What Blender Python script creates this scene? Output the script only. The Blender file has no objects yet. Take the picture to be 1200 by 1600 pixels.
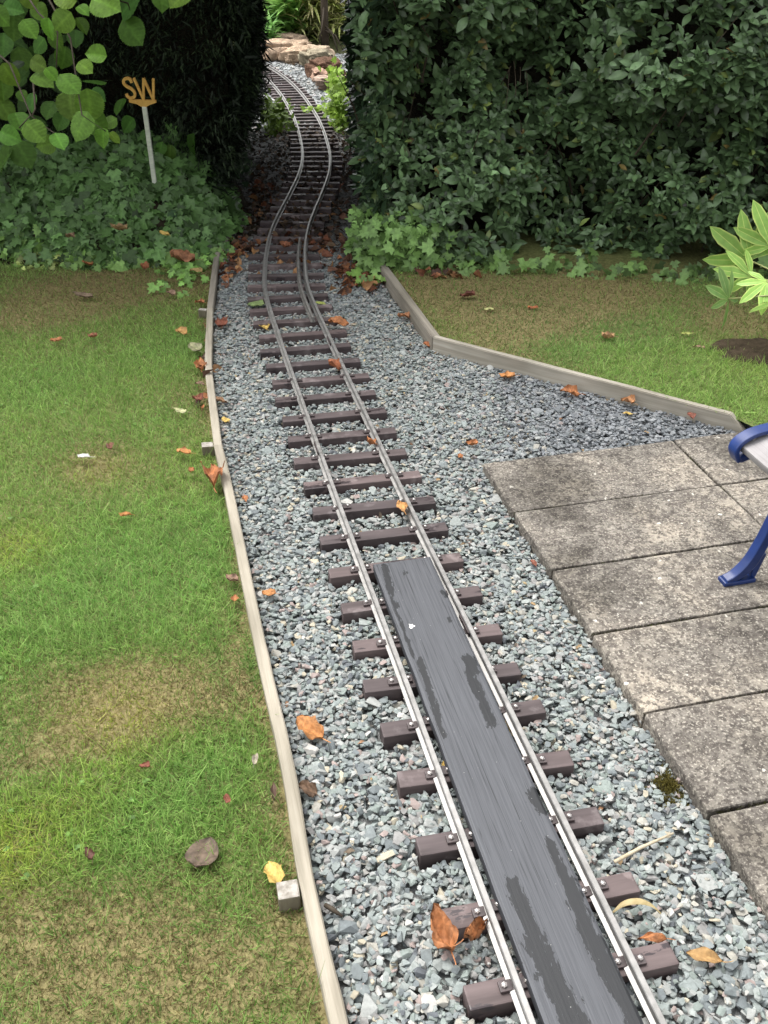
import bpy, bmesh, math, random
import numpy as np
from mathutils import Vector, Matrix, noise as mnoise

random.seed(7)
rng = np.random.default_rng(11)
S = bpy.context.scene
C = S.collection
R = math.radians

# ------------------------------------------------------------------ camera, sky, sun, exposure
CAM_H, FOC, HORIZ = 1.42, 1440.0, -140.0
PITCH = math.atan((800 - HORIZ) / FOC)
cd = bpy.data.cameras.new("camera")
cam = bpy.data.objects.new("camera", cd)
C.objects.link(cam)
cam.location = (0, 0, CAM_H)
cam.rotation_euler = (math.pi / 2 - PITCH, 0, 0)
cd.sensor_fit = 'VERTICAL'
cd.sensor_height = 36
cd.sensor_width = 27
cd.lens = 36 * FOC / 1600
cd.clip_start = 0.05
cd.clip_end = 500
S.camera = cam

SUN_EL, SUN_AZ = R(62), R(-45)       # azimuth from +Y towards +X
w = bpy.data.worlds.new("World")
S.world = w
w.use_nodes = True
nt = w.node_tree
sky = nt.nodes.new('ShaderNodeTexSky')
sky.sky_type = 'NISHITA'
sky.sun_disc = False
sky.sun_elevation = SUN_EL
sky.sun_rotation = SUN_AZ
sky.air_density = 1.0
sky.dust_density = 4.0
sky.ozone_density = 1.0
bg = nt.nodes['Background']
bg.inputs['Strength'].default_value = 0.15
hs = nt.nodes.new('ShaderNodeHueSaturation')      # thin white cloud: a paler sky
hs.inputs['Saturation'].default_value = 0.10
nt.links.new(sky.outputs[0], hs.inputs['Color'])
nt.links.new(hs.outputs[0], bg.inputs[0])

ld = bpy.data.lights.new("sun", 'SUN')
ld.energy = 0.65
ld.angle = R(40)
ld.color = (1.0, 0.95, 0.87)
sun = bpy.data.objects.new("sun", ld)
C.objects.link(sun)
sd = Vector((math.sin(SUN_AZ) * math.cos(SUN_EL), math.cos(SUN_AZ) * math.cos(SUN_EL), math.sin(SUN_EL)))
sun.rotation_euler = sd.to_track_quat('Z', 'Y').to_euler()

S.view_settings.view_transform = 'Standard'
S.view_settings.look = 'None'
S.view_settings.exposure = 1.58
S.view_settings.gamma = 1
S.render.engine = 'CYCLES'
S.cycles.max_bounces = 6
S.cycles.transparent_max_bounces = 6

# ------------------------------------------------------------------ helpers
def G(u, v, z=0.0):
    """real ground point seen at a photo pixel, on the level z"""
    a = (u - 600) / FOC; b = (v - 800) / FOC
    t = (CAM_H - z) / (math.sin(PITCH) + b * math.cos(PITCH))
    return Vector((a * t, (math.cos(PITCH) - b * math.sin(PITCH)) * t, z))

def D(u, v, Y):
    """point of the place at distance Y in front, seen at a photo pixel"""
    a = (u - 600) / FOC; b = (v - 800) / FOC
    t = Y / (math.cos(PITCH) - b * math.sin(PITCH))
    return Vector((a * t, Y, CAM_H - (math.sin(PITCH) + b * math.cos(PITCH)) * t))

def tag(o, label=None, cat=None, group=None, kind=None):
    if label: o['label'] = label
    if cat: o['category'] = cat
    if group: o['group'] = group
    if kind: o['kind'] = kind
    return o

def empty(name, loc=(0, 0, 0), rz=0.0):
    o = bpy.data.objects.new(name, None)
    C.objects.link(o)
    o.empty_display_size = 0.1
    o.location = loc
    o.rotation_euler = (0, 0, rz)
    return o

def link(name, me, mat=None, parent=None):
    o = bpy.data.objects.new(name, me)
    C.objects.link(o)
    if mat: me.materials.append(mat)
    if parent: o.parent = parent
    return o

def bm_obj(name, bm, mat, parent=None, smooth=False):
    me = bpy.data.meshes.new(name)
    bmesh.ops.recalc_face_normals(bm, faces=bm.faces)
    for f in bm.faces: f.smooth = smooth
    bm.to_mesh(me); bm.free()
    return link(name, me, mat, parent)

def raw_mesh(name, V, F, cols=None, smooth=False):
    """V (n,3); F list of (k,m) int arrays each with equal polygon size"""
    me = bpy.data.meshes.new(name)
    V = np.asarray(V, dtype=np.float32)
    me.vertices.add(len(V)); me.vertices.foreach_set('co', V.ravel())
    loops = np.concatenate([f.ravel() for f in F]).astype(np.int32)
    tot = np.concatenate([np.full(len(f), f.shape[1]) for f in F]).astype(np.int32)
    start = np.concatenate([[0], np.cumsum(tot)[:-1]]).astype(np.int32)
    me.loops.add(len(loops)); me.loops.foreach_set('vertex_index', loops)
    me.polygons.add(len(tot)); me.polygons.foreach_set('loop_start', start)
    try: me.polygons.foreach_set('loop_total', tot)
    except Exception: pass
    me.polygons.foreach_set('use_smooth', np.full(len(tot), smooth))
    if cols is not None:
        at = me.color_attributes.new('Col', 'FLOAT_COLOR', 'POINT')
        c = np.ones((len(V), 4), dtype=np.float32); c[:, :3] = cols
        at.data.foreach_set('color', c.ravel())
    me.update(calc_edges=True)
    me.validate()
    return me

class Swarm:
    """collects many copies of small templates into one mesh (leaves of one plant, stones of one bed)"""
    def __init__(s): s.V, s.T, s.Q, s.C, s.n = [], [], [], [], 0
    def add(s, tm, pos, rot, scl, col):
        tv, tt, tq, tc = tm
        n = len(pos)
        if n == 0: return
        if np.ndim(scl) == 1: scl = np.repeat(np.asarray(scl)[:, None], 3, 1)
        v = tv[None, :, :] * scl[:, None, :]
        v = np.einsum('nij,nkj->nki', rot, v) + pos[:, None, :]
        c = np.clip(col[:, None, :] * tc[None, :, :], 0, 1)
        off = s.n + np.arange(n)[:, None, None] * len(tv)
        s.V.append(v.reshape(-1, 3)); s.C.append(c.reshape(-1, 3))
        if len(tt): s.T.append((tt[None] + off).reshape(-1, 3))
        if len(tq): s.Q.append((tq[None] + off).reshape(-1, 4))
        s.n += n * len(tv)
    def mesh(s, name, smooth=True):
        F = []
        if s.T: F.append(np.concatenate(s.T))
        if s.Q: F.append(np.concatenate(s.Q))
        return raw_mesh(name, np.concatenate(s.V), F, np.concatenate(s.C), smooth)

def frames(y, z):
    """rotation matrices with local +Y along y and +Z near z"""
    y = y / np.linalg.norm(y, axis=1, keepdims=True)
    x = np.cross(y, z); x /= np.linalg.norm(x, axis=1, keepdims=True) + 1e-9
    z = np.cross(x, y)
    return np.stack([x, y, z], axis=2)

def rvec(n, s=1.0): return rng.normal(0, s, (n, 3))

def leaf_t(ws, fold=0.15, droop=0.15, mid=1.25, L=1.0, serr=0.0, edge=1.0, wave=0.0):
    """leaf template: unit length along +Y from the stalk, half-widths ws at even stations"""
    n = len(ws); V = []; T = []; Q = []; cc = []
    for i, wd in enumerate(ws):
        t = i / (n - 1); z = -droop * t * t
        if serr and i % 2: wd = wd * (1 - serr)
        zz = z + fold * wd + wave * math.sin(t * 9) * wd
        V += [(0, t * L, z), (-wd, t * L + 0.02, zz), (wd, t * L + 0.02, z + fold * wd - wave * math.sin(t * 9 + 1) * wd)]
        cc += [(mid,) * 3, (edge,) * 3, (edge,) * 3]
    for i in range(n - 1):
        a = 3 * i; b = a + 3
        Q += [(a, b, b + 1, a + 1), (a, a + 2, b + 2, b)]
    return (np.array(V, float), np.zeros((0, 3), int), np.array(Q, int), np.array(cc, float))

def fan_t(pts, cup=0.15, mid=1.2):
    V = [(0, 0.28, 0)] + [(x, y, cup * ((x * x) + (y - .3) ** 2) - cup * .1) for x, y in pts]
    n = len(pts)
    T = [(0, 1 + i, 1 + (i + 1) % n) for i in range(n)]
    return (np.array(V, float), np.array(T, int), np.zeros((0, 4), int), np.array([(mid,) * 3] + [(1.,) * 3] * n))

def tube(bm, pts, rad, seg=6):
    """tapered tube through points"""
    rings = []
    n = len(pts)
    pts = [Vector(p) for p in pts]
    for i, p in enumerate(pts):
        d = (pts[min(i + 1, n - 1)] - pts[max(i - 1, 0)]).normalized()
        a = d.orthogonal().normalized() if abs(d.z) < .9 else Vector((1, 0, 0)).cross(d).normalized()
        b = d.cross(a)
        r = rad[i] if hasattr(rad, '__len__') else rad
        rings.append([bm.verts.new(p + a * (r * math.cos(2 * math.pi * k / seg)) + b * (r * math.sin(2 * math.pi * k / seg))) for k in range(seg)])
    for i in range(n - 1):
        for k in range(seg):
            bm.faces.new((rings[i][k], rings[i][(k + 1) % seg], rings[i + 1][(k + 1) % seg], rings[i + 1][k]))
    bm.faces.new(rings[0]); bm.faces.new(rings[-1])

def box(bm, lo, hi, bevel=0.0):
    vs = [bm.verts.new((x, y, z)) for x in (lo[0], hi[0]) for y in (lo[1], hi[1]) for z in (lo[2], hi[2])]
    fs = [(0, 1, 3, 2), (4, 6, 7, 5), (0, 4, 5, 1), (2, 3, 7, 6), (0, 2, 6, 4), (1, 5, 7, 3)]
    fs = [bm.faces.new([vs[i] for i in f]) for f in fs]
    if bevel:
        es = list({e for f in fs for e in f.edges})
        bmesh.ops.bevel(bm, geom=es, offset=bevel, segments=2, affect='EDGES', profile=.6)

def prism(bm, pts, z0, z1, bevel=0.0):
    """vertical prism over a plan outline"""
    a = [bm.verts.new((p[0], p[1], z0)) for p in pts]
    b = [bm.verts.new((p[0], p[1], z1)) for p in pts]
    n = len(pts)
    f = [bm.faces.new(a), bm.faces.new(b)] + [bm.faces.new((a[i], a[(i + 1) % n], b[(i + 1) % n], b[i])) for i in range(n)]
    if bevel:
        es = list({e for q in f for e in q.edges})
        bmesh.ops.bevel(bm, geom=es, offset=bevel, segments=2, affect='EDGES', profile=.6)

def inside(px, py, poly):
    r = np.zeros(len(px), bool); n = len(poly)
    for i in range(n):
        x0, y0 = poly[i][0], poly[i][1]; x1, y1 = poly[(i + 1) % n][0], poly[(i + 1) % n][1]
        c = ((y0 > py) != (y1 > py)) & (px < (x1 - x0) * (py - y0) / (y1 - y0 + 1e-12) + x0)
        r ^= c
    return r

def crom(pts, n=12):
    P = [np.array(p, float) for p in pts]
    P = [2 * P[0] - P[1]] + P + [2 * P[-1] - P[-2]]
    out = []
    for i in range(1, len(P) - 2):
        for k in range(n):
            t = k / n
            out.append(.5 * ((2 * P[i]) + (P[i + 1] - P[i - 1]) * t + (2 * P[i - 1] - 5 * P[i] + 4 * P[i + 1] - P[i + 2]) * t * t + (3 * P[i] - P[i - 1] - 3 * P[i + 1] + P[i + 2]) * t ** 3))
    out.append(P[-2])
    return np.array(out)

class Field:
    """smooth random field over the plane"""
    def __init__(s, n, ext, lo, hi, amp=1.0, seed=0):
        g = np.random.default_rng(seed)
        s.c = np.stack([g.uniform(ext[0], ext[1], n), g.uniform(ext[2], ext[3], n)], 1)
        s.r = g.uniform(lo, hi, n); s.a = g.normal(0, amp, n)
    def __call__(s, x, y):
        x = np.asarray(x, float); y = np.asarray(y, float); o = np.zeros(x.shape)
        for c, r, a in zip(s.c, s.r, s.a):
            o += a * np.exp(-(((x - c[0]) ** 2 + (y - c[1]) ** 2) / (r * r)))
        return o

# ------------------------------------------------------------------ materials
class N:
    def __init__(s, name):
        s.m = bpy.data.materials.new(name); s.m.use_nodes = True
        s.t = s.m.node_tree; s.b = s.t.nodes['Principled BSDF']; s.out = s.t.nodes['Material Output']
    def n(s, typ, **kw):
        q = s.t.nodes.new(typ)
        for k, v in kw.items():
            if k.startswith('_'): setattr(q, k[1:], v)
            else: q.inputs[k.replace('__', ' ')].default_value = v
        return q
    def l(s, a, b): s.t.links.new(a, b)
    def co(s, scale=(1, 1, 1), src='Object', obj_rand=False):
        tc = s.n('ShaderNodeTexCoord'); mp = s.n('ShaderNodeMapping'); mp.inputs['Scale'].default_value = scale
        s.l(tc.outputs[src], mp.inputs['Vector'])
        if obj_rand:
            oi = s.n('ShaderNodeObjectInfo'); mu = s.n('ShaderNodeMath', _operation='MULTIPLY'); mu.inputs[1].default_value = 37.0
            s.l(oi.outputs['Random'], mu.inputs[0]); cb = s.n('ShaderNodeCombineXYZ')
            for i in range(3): s.l(mu.outputs[0], cb.inputs[i])
            s.l(cb.outputs[0], mp.inputs['Location'])
        return mp.outputs[0]
    def noise(s, vec, scale, detail=4, rough=.55, dist=0.):
        q = s.n('ShaderNodeTexNoise', Scale=scale, Detail=detail, Roughness=rough, Distortion=dist)
        s.l(vec, q.inputs['Vector']); return q.outputs['Fac']
    def ramp(s, fac, stops):
        q = s.n('ShaderNodeValToRGB'); e = q.color_ramp.elements
        while len(e) < len(stops): e.new(.5)
        for i, (p, c) in enumerate(stops): e[i].position = p; e[i].color = (*c, 1) if len(c) == 3 else c
        s.l(fac, q.inputs[0]); return q.outputs[0]
    def mix(s, fac, a, b, typ='MIX'):
        q = s.n('ShaderNodeMix', _data_type='RGBA', _blend_type=typ)
        for i, v in ((0, fac), (6, a), (7, b)):
            if hasattr(v, 'is_linked'): s.l(v, q.inputs[i])
            else: q.inputs[i].default_value = v if i == 0 else (*v, 1)
        return q.outputs[2]
    def attr(s):
        q = s.n('ShaderNodeAttribute', _attribute_name='Col'); return q.outputs['Color']
    def bump(s, h, strength=.3, dist=.002):
        q = s.n('ShaderNodeBump', Strength=strength, Distance=dist); s.l(h, q.inputs['Height']); s.l(q.outputs[0], s.b.inputs['Normal'])
    def base(s, c, rough=.7, spec=.5, metal=0.):
        if hasattr(c, 'is_linked'): s.l(c, s.b.inputs['Base Color'])
        else: s.b.inputs['Base Color'].default_value = (*c, 1)
        if hasattr(rough, 'is_linked'): s.l(rough, s.b.inputs['Roughness'])
        else: s.b.inputs['Roughness'].default_value = rough
        s.b.inputs['Specular IOR Level'].default_value = spec
        s.b.inputs['Metallic'].default_value = metal
        return s
    def translucent(s, col, f):
        tr = s.n('ShaderNodeBsdfTranslucent'); s.l(col, tr.inputs[0])
        mx = s.n('ShaderNodeMixShader'); mx.inputs[0].default_value = f
        s.l(s.b.outputs[0], mx.inputs[1]); s.l(tr.outputs[0], mx.inputs[2]); s.l(mx.outputs[0], s.out.inputs[0])

def leaf_mat(name, rough=.4, trans=.25, var=.35, scale=60, spec=.5, bump=.25):
    q = N(name); v = q.co(); f = q.noise(v, scale, 3)
    k = q.ramp(f, [(.3, (1 - var,) * 3), (.7, (1 + var * .6,) * 3)])
    c = q.mix(1.0, q.attr(), k, 'MULTIPLY')
    q.base(c, rough, spec); q.bump(f, bump, .003)
    if trans: q.translucent(c, trans)
    return q.m

def attr_mat(name, rough=.8, var=.25, scale=90, spec=.3, bump=.4, dist=.002):
    q = N(name); v = q.co(); f = q.noise(v, scale, 5, .65)
    k = q.ramp(f, [(.3, (1 - var,) * 3), (.7, (1 + var,) * 3)])
    q.base(q.mix(1.0, q.attr(), k, 'MULTIPLY'), rough, spec); q.bump(f, bump, dist)
    return q.m

def wood_mat(name, c0, c1, c2, grain=(2, 60, 60), rough=.8, obj_rand=True):
    q = N(name); v = q.co(grain, obj_rand=obj_rand); f = q.noise(v, 1.0, 6, .7, .6)
    g = q.ramp(f, [(.25, c0), (.5, c1), (.75, c2)])
    v2 = q.co((3, 9, 9), obj_rand=obj_rand); s2 = q.noise(v2, 1.0, 3, .6)
    k = q.ramp(s2, [(.3, (.68, .68, .66)), (.62, (1, 1, 1))])
    q.base(q.mix(1.0, g, k, 'MULTIPLY'), rough, .25); q.bump(f, .5, .002)
    return q.m

M = {}
M['timber'] = wood_mat('weathered_timber', (.22, .195, .15), (.335, .30, .24), (.42, .385, .32))
M['timber_grey'] = wood_mat('grey_timber', (.17, .15, .125), (.255, .23, .19), (.33, .30, .25))
M['timber_pale'] = wood_mat('silvered_timber', (.25, .225, .18), (.36, .33, .275), (.45, .42, .36))
q = N('lichened_stake'); f = q.noise(q.co((40, 40, 7), obj_rand=True), 1.0, 5, .65); fw = q.noise(q.co((70, 70, 70)), 1.0, 4)
c = q.ramp(f, [(.3, (.10, .088, .06)), (.7, (.215, .19, .14))])
ge = q.n('ShaderNodeNewGeometry'); sx = q.n('ShaderNodeSeparateXYZ'); q.l(ge.outputs['Normal'], sx.inputs[0])
c = q.mix(q.ramp(sx.outputs[2], [(.6, (0, 0, 0)), (.8, (1, 1, 1))]), c, q.ramp(fw, [(.35, (.20, .18, .15)), (.6, (.37, .345, .31))]))     # end grain crusted with lichen
q.base(c, .9, .2); q.bump(fw, .5, .002); M['stake'] = q.m
M['slat'] = wood_mat('bench_slat', (.19, .178, .18), (.28, .265, .265), (.35, .335, .33), grain=(60, 2, 60))
M['bark'] = wood_mat('twig_bark', (.035, .026, .018), (.07, .055, .04), (.11, .09, .065), grain=(30, 30, 12))

q = N('recycled_sleeper'); v = q.co((1, 1, 1), obj_rand=True)
f = q.noise(v, 14, 5, .6); f2 = q.noise(q.co((5, 40, 40), obj_rand=True), 1.0, 4, .6)
c = q.ramp(f2, [(.3, (.058, .044, .043)), (.7, (.118, .092, .091))])
st = q.ramp(f, [(.56, (0, 0, 0)), (.68, (1, 1, 1))])
oi = q.n('ShaderNodeObjectInfo'); tone = q.ramp(oi.outputs['Random'], [(0, (.68, .68, .70)), (1, (1.25, 1.2, 1.18))])
wt = q.noise(q.co((9, 30, 9), obj_rand=True), 1.0, 5, .65)
c = q.mix(1.0, q.mix(st, c, (.185, .155, .152)), tone, 'MULTIPLY')
wk = q.ramp(wt, [(.60, (0, 0, 0)), (.62, (1, 1, 1))])
c = q.mix(wk, c, (.035, .026, .028))
q.base(c, q.ramp(wk, [(0, (.62,) * 3), (1, (.35,) * 3)]), .35); q.bump(f2, .3, .001); M['sleeper'] = q.m

q = N('aluminium_rail'); v = q.co((40, 40, 40)); f = q.noise(v, 1.0, 4)
q.base(q.ramp(f, [(.3, (.20, .195, .185)), (.7, (.32, .31, .30))]), q.ramp(f, [(.3, (.42,) * 3), (.7, (.56,) * 3)]), .5, .6)
q.bump(f, .1, .001); M['rail'] = q.m
q = N('dull_rail'); f = q.noise(q.co((30, 30, 30)), 1.0, 5)
q.base(q.ramp(f, [(.3, (.13, .12, .11)), (.7, (.26, .25, .235))]), .55, .5, .5); M['rail_dull'] = q.m
q = N('bolt_steel'); q.base((.5, .47, .45), .32, .5, .85); M['bolt'] = q.m
q = N('clip_plate'); f = q.noise(q.co((90, 90, 90)), 1.0, 3); q.base(q.ramp(f, [(.3, (.03, .022, .022)), (.7, (.075, .055, .055))]), .5); M['clip'] = q.m

# black weathered plank: dried grey surface with wet dark patches that run along the grain
q = N('blackened_plank'); v = q.co((1, 1, 1))
g = q.noise(q.co((260, 5, 60)), 1.0, 6, .75, .25)
gc = q.ramp(g, [(.25, (.044, .0455, .051)), (.5, (.072, .075, .083)), (.75, (.100, .104, .114))])
groove = q.noise(q.co((95, .9, 10)), 1.0, 3, .5)
gl = q.ramp(groove, [(.455, (1,) * 3), (.468, (.38,) * 3), (.481, (1,) * 3)])
c = q.mix(1.0, gc, gl, 'MULTIPLY')
wet = q.noise(q.co((120, 38, 1)), 1.0, 6, .7, .4)
wa = q.n('ShaderNodeMath', _operation='MULTIPLY_ADD'); q.l(wet, wa.inputs[0]); wa.inputs[1].default_value = 2.2; q.l(q.attr(), wa.inputs[2])
wh = q.n('ShaderNodeMath', _operation='MULTIPLY'); q.l(wa.outputs[0], wh.inputs[0]); wh.inputs[1].default_value = .4
wm = q.ramp(wh.outputs[0], [(.63, (0, 0, 0)), (.65, (1, 1, 1))])
c = q.mix(wm, c, (.019, .020, .022))
ch = q.n('ShaderNodeTexVoronoi', Scale=55.0); q.l(q.co(), ch.inputs['Vector'])
chm = q.ramp(ch.outputs['Distance'], [(.02, (1, 1, 1)), (.05, (0, 0, 0))])
c = q.mix(chm, c, (.34, .34, .33))
rr = q.ramp(wm, [(0, (.62,) * 3), (1, (.5,) * 3)])
q.base(c, rr, .3); q.bump(q.mix(.5, g, groove), .45, .002); M['plank'] = q.m

# lichen-speckled concrete
q = N('lichen_concrete'); v = q.co((1, 1, 1), 'Generated'); v = q.co((1, 1, 1), obj_rand=True)
big = q.noise(v, 5.5, 4, .6); med = q.noise(v, 24, 5, .65); fine = q.noise(v, 100, 3, .62); fin2 = q.noise(v, 170, 2, .6)
c = q.ramp(big, [(.3, (.29, .255, .205)), (.46, (.20, .18, .15)), (.56, (.155, .14, .12)), (.72, (.275, .25, .21))])
c = q.mix(q.ramp(med, [(.45, (0, 0, 0)), (.60, (.85,) * 3)]), c, (.105, .093, .08))
bl = q.noise(v, 46, 4, .6); c = q.mix(q.ramp(bl, [(.54, (0, 0, 0)), (.62, (.85,) * 3)]), c, (.055, .048, .042))
c = q.mix(q.ramp(fine, [(.49, (0, 0, 0)), (.58, (.8,) * 3)]), c, (.07, .060, .052))
c = q.mix(q.ramp(fin2, [(.55, (0, 0, 0)), (.68, (.65,) * 3)]), c, (.42, .385, .32))
vo = q.n('ShaderNodeTexVoronoi', Scale=17.0, Randomness=1.0); q.l(v, vo.inputs['Vector'])
jit = q.noise(v, 120, 3)
ad = q.n('ShaderNodeMath', _operation='MULTIPLY_ADD'); q.l(jit, ad.inputs[0]); ad.inputs[1].default_value = .30; q.l(vo.outputs['Distance'], ad.inputs[2])
sp = q.ramp(ad.outputs[0], [(.20, (.85,) * 3), (.24, (0, 0, 0))])
gate = q.ramp(vo.outputs['Color'], [(.42, (0, 0, 0)), (.46, (1, 1, 1))]); sp = q.mix(1.0, sp, gate, 'MULTIPLY')
c = q.mix(sp, c, (.56, .53, .46))
ge = q.n('ShaderNodeNewGeometry'); mp = q.n('ShaderNodeMapping'); q.l(ge.outputs['Position'], mp.inputs['Vector'])
wide = q.noise(mp.outputs[0], 3.4, 4, .62, .6)
c = q.mix(1.0, c, q.ramp(wide, [(.34, (.60, .60, .60)), (.5, (1.06, 1.07, 1.09)), (.66, (1.38, 1.37, 1.36))]), 'MULTIPLY')
q.base(c, .9, .2); q.bump(fine, .6, .004); M['slab'] = q.m

M['stone'] = attr_mat('slate_chippings', .85, .18, 150, .2, .3, .0012)
M['rock'] = attr_mat('sandstone', .95, .45, 14, .1, 1.0, .05)
M['lawn'] = attr_mat('turf_soil', .95, .4, 70, .1, .8, .006)
M['soil'] = attr_mat('garden_soil', .95, .45, 40, .1, 1.0, .01)
M['grass'] = leaf_mat('grass_blades', .55, .4, .2, 30, .3, 0)
M['laurel'] = leaf_mat('glossy_evergreen_leaf', .36, .12, .25, 50, .45)
M['soft_leaf'] = leaf_mat('soft_green_leaf', .6, .3, .25, 55, .2)
M['ivy'] = leaf_mat('ivy_leaf', .45, .15, .28, 60, .4)
M['yew'] = leaf_mat('yew_needles', .6, .05, .3, 40, .2)
M['dry_leaf'] = leaf_mat('dry_leaf', .65, .15, .45, 75, .3, .5)
M['fatsia'] = leaf_mat('variegated_leaf', .4, .2, .15, 40, .4, .1)
q = N('blocking_core'); f = q.noise(q.co((9, 9, 9)), 1.0, 6, .7); q.base(q.ramp(f, [(.35, (.012, .011, .008)), (.7, (.035, .032, .02))]), .95, .1); q.bump(f, 1.0, .08); M['core'] = q.m  # near-black filling, added to stop light passing through the hedges
q = N('blue_enamel'); f = q.noise(q.co((25, 25, 25)), 1.0, 4); q.base(q.ramp(f, [(.3, (.007, .021, .095)), (.7, (.012, .035, .155))]), .3, .5); q.bump(f, .15, .002); M['blue'] = q.m
q = N('ochre_paint'); f = q.noise(q.co((60, 60, 60)), 1.0, 4); q.base(q.ramp(f, [(.3, (.46, .25, .055)), (.7, (.62, .37, .10))]), .55); M['ochre'] = q.m
q = N('pale_post_paint'); f = q.noise(q.co((20, 20, 60)), 1.0, 4); q.base(q.ramp(f, [(.3, (.42, .45, .38)), (.7, (.60, .62, .54))]), .6); M['post'] = q.m
M['ground'] = None
q = N('rough_garden_ground'); f = q.noise(q.co((3, 3, 3)), 1.0, 6, .65); q.base(q.ramp(f, [(.3, (.045, .038, .025)), (.7, (.09, .085, .045))]), .95, .1); q.bump(f, .8, .03); M['ground'] = q.m

# ------------------------------------------------------------------ plan lines (metres)
A13 = R(13.2)
AL = Vector((-math.sin(A13), math.cos(A13), 0)); AC = Vector((math.cos(A13), math.sin(A13), 0))   # along / across the patio

TRACK = crom([(.46, .1), (.386, .4), (.265, .9), (.122, 1.5), (-.024, 2.1), (-.165, 2.7), (-.301, 3.3), (-.418, 3.85), (-.459, 4.2), (-.480, 4.5), (-.486, 4.8),
              (-.476, 5.1), (-.456, 5.5), (-.440, 6.0), (-.455, 6.5), (-.503, 7.0), (-.567, 7.5), (-.645, 8.0), (-.835, 9.0), (-1.085, 10.0), (-1.42, 11.0), (-1.86, 12.0), (-2.4, 13.0)], 14)
TRACK[:, 0] += .007 * np.clip((4.2 - TRACK[:, 1]) / 1.5, 0, 1)
seg = np.linalg.norm(np.diff(TRACK, axis=0), axis=1); ARC = np.concatenate([[0], np.cumsum(seg)])
def track_at(s):
    x = np.interp(s, ARC, TRACK[:, 0]); y = np.interp(s, ARC, TRACK[:, 1])
    e = .03
    dx = np.interp(s + e, ARC, TRACK[:, 0]) - np.interp(s - e, ARC, TRACK[:, 0]); dy = np.interp(s + e, ARC, TRACK[:, 1]) - np.interp(s - e, ARC, TRACK[:, 1])
    d = np.hypot(dx, dy)
    return x, y, dx / d, dy / d
def track_x(y): return np.interp(y, TRACK[:, 1], TRACK[:, 0])

LEFT_EDGE_PX = [(591, 1800), (545, 1600), (490, 1366), (460, 1193), (427, 1053), (406, 960), (363, 757), (347, 693), (335, 604), (331, 561), (333, 479), (344, 394)]
ZB = .038
left_edge = [G(u, v, ZB) for u, v in LEFT_EDGE_PX]
def left_x(y):
    ys = [p.y for p in left_edge]; xs = [p.x for p in left_edge]
    return np.interp(y, ys, xs)
ZR = .065
r_edge = [G(597, 424, ZR), G(674.7, 526.4, ZR), G(1138.7, 642.7, ZR), G(1162, 655, ZR)]

slab_c = G(762, 738, .035)
ROWS = [-.06, .218, .493, .743, .999, 1.256, 1.512, 1.768]
COLS = [0, .628, 1.256, 1.884]
def slab_pt(c, r): return slab_c + AC * c - AL * r

# ------------------------------------------------------------------ setting: ground, lawns, gravel bed
me = raw_mesh('ground', [(-60, -20, -.06), (60, -20, -.06), (60, 90, -.06), (-60, 90, -.06)], [np.array([[0, 1, 2, 3]])])
tag(link('ground', me, M['ground']), kind='structure')

fA = Field(170, (-3, 3, .3, 5.4), .10, .28, .55, 3)
fB = Field(260, (-3, 3, .3, 5.4), .04, .11, .4, 5)
fA2 = Field(200, (-3, 3, .3, 5.4), .08, .2, .6, 41)
fB2 = Field(200, (-3, 3, .3, 5.4), .08, .2, .6, 43)
fC = Field(500, (-3, 3, .3, 5.4), .02, .06, .5, 9)
DRY = [(60, 455, .30, 1.2), (190, 450, .28, 1.4), (330, 440, .2, .9), (20, 500, .15, .6), (150, 725, .16, 1.0), (300, 690, .12, .35), (185, 1130, .17, .9), (120, 1060, .10, .5), (330, 1060, .12, .6), (250, 1080, .10, .5),
       (90, 1500, .19, 1.0), (280, 1490, .15, .75), (390, 1530, .13, .7), (440, 1420, .07, .6), (200, 1060, .1, .5), (20, 1420, .08, .5), (430, 1260, .06, .7), (30, 1180, .1, .6)]
LUSH = [(200, 880, .30, 1.1), (60, 600, .22, 1.0), (270, 545, .20, 1.1), (40, 960, .2, .8), (230, 660, .15, .5), (60, 1300, .15, 1.0), (210, 1260, .16, 1.0), (330, 1210, .10, .8), (300, 900, .18, .6), (380, 1420, .08, .6), (330, 830, .1, .5)]
DRY_R = [(700, 450, .3, 1.3), (850, 470, .35, 1.4), (760, 520, .25, .9), (1000, 450, .3, .9), (1150, 500, .2, .8), (900, 560, .12, .4)]
LUSH_R = [(1030, 565, .22, 1.3), (1150, 625, .2, 1.2), (1100, 590, .18, .8), (1060, 490, .12, .6)]
YEL = [(185, 1120, .12, .9), (10, 1330, .12, .9), (20, 860, .12, .6), (140, 1240, .10, .3), (150, 735, .1, .5)]
def blobs(lst, x, y, z=0.0):
    o = np.zeros(np.shape(x))
    for u, v, r, a in lst:
        p = G(u, v, z); o = o + a * np.exp(-((x - p.x) ** 2 + (y - p.y) ** 2) / (r * r))
    return o
def dryness(x, y):
    x = x + .07 * fA2(x, y); y = y + .09 * fB2(x, y)
    d = .34 + .58 * (blobs(DRY, x, y) + blobs(DRY_R, x, y, .05)) - .60 * (blobs(LUSH, x, y) + blobs(LUSH_R, x, y, .05)) + .36 * fA(x, y) + .34 * fB(x, y) + .20 * fC(x, y)
    lx = left_x(y) - x
    d = d + .7 * np.exp(-(lx / .05) ** 2) * (lx > 0)
    return np.clip(.92 * d, 0.04, .93)
def lerp(a, b, t): return np.asarray(a)[None] * (1 - t[:, None]) + np.asarray(b)[None] * t[:, None]
def turf_col(x, y):
    d = np.clip(dryness(x, y), 0, 1)
    c = lerp((.11, .14, .046), (.195, .162, .078), d)
    far = np.clip((y - 3.5) / .6, 0, 1) * d
    return lerp((0, 0, 0), (-.02, -.022, -.012), far) + c

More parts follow.
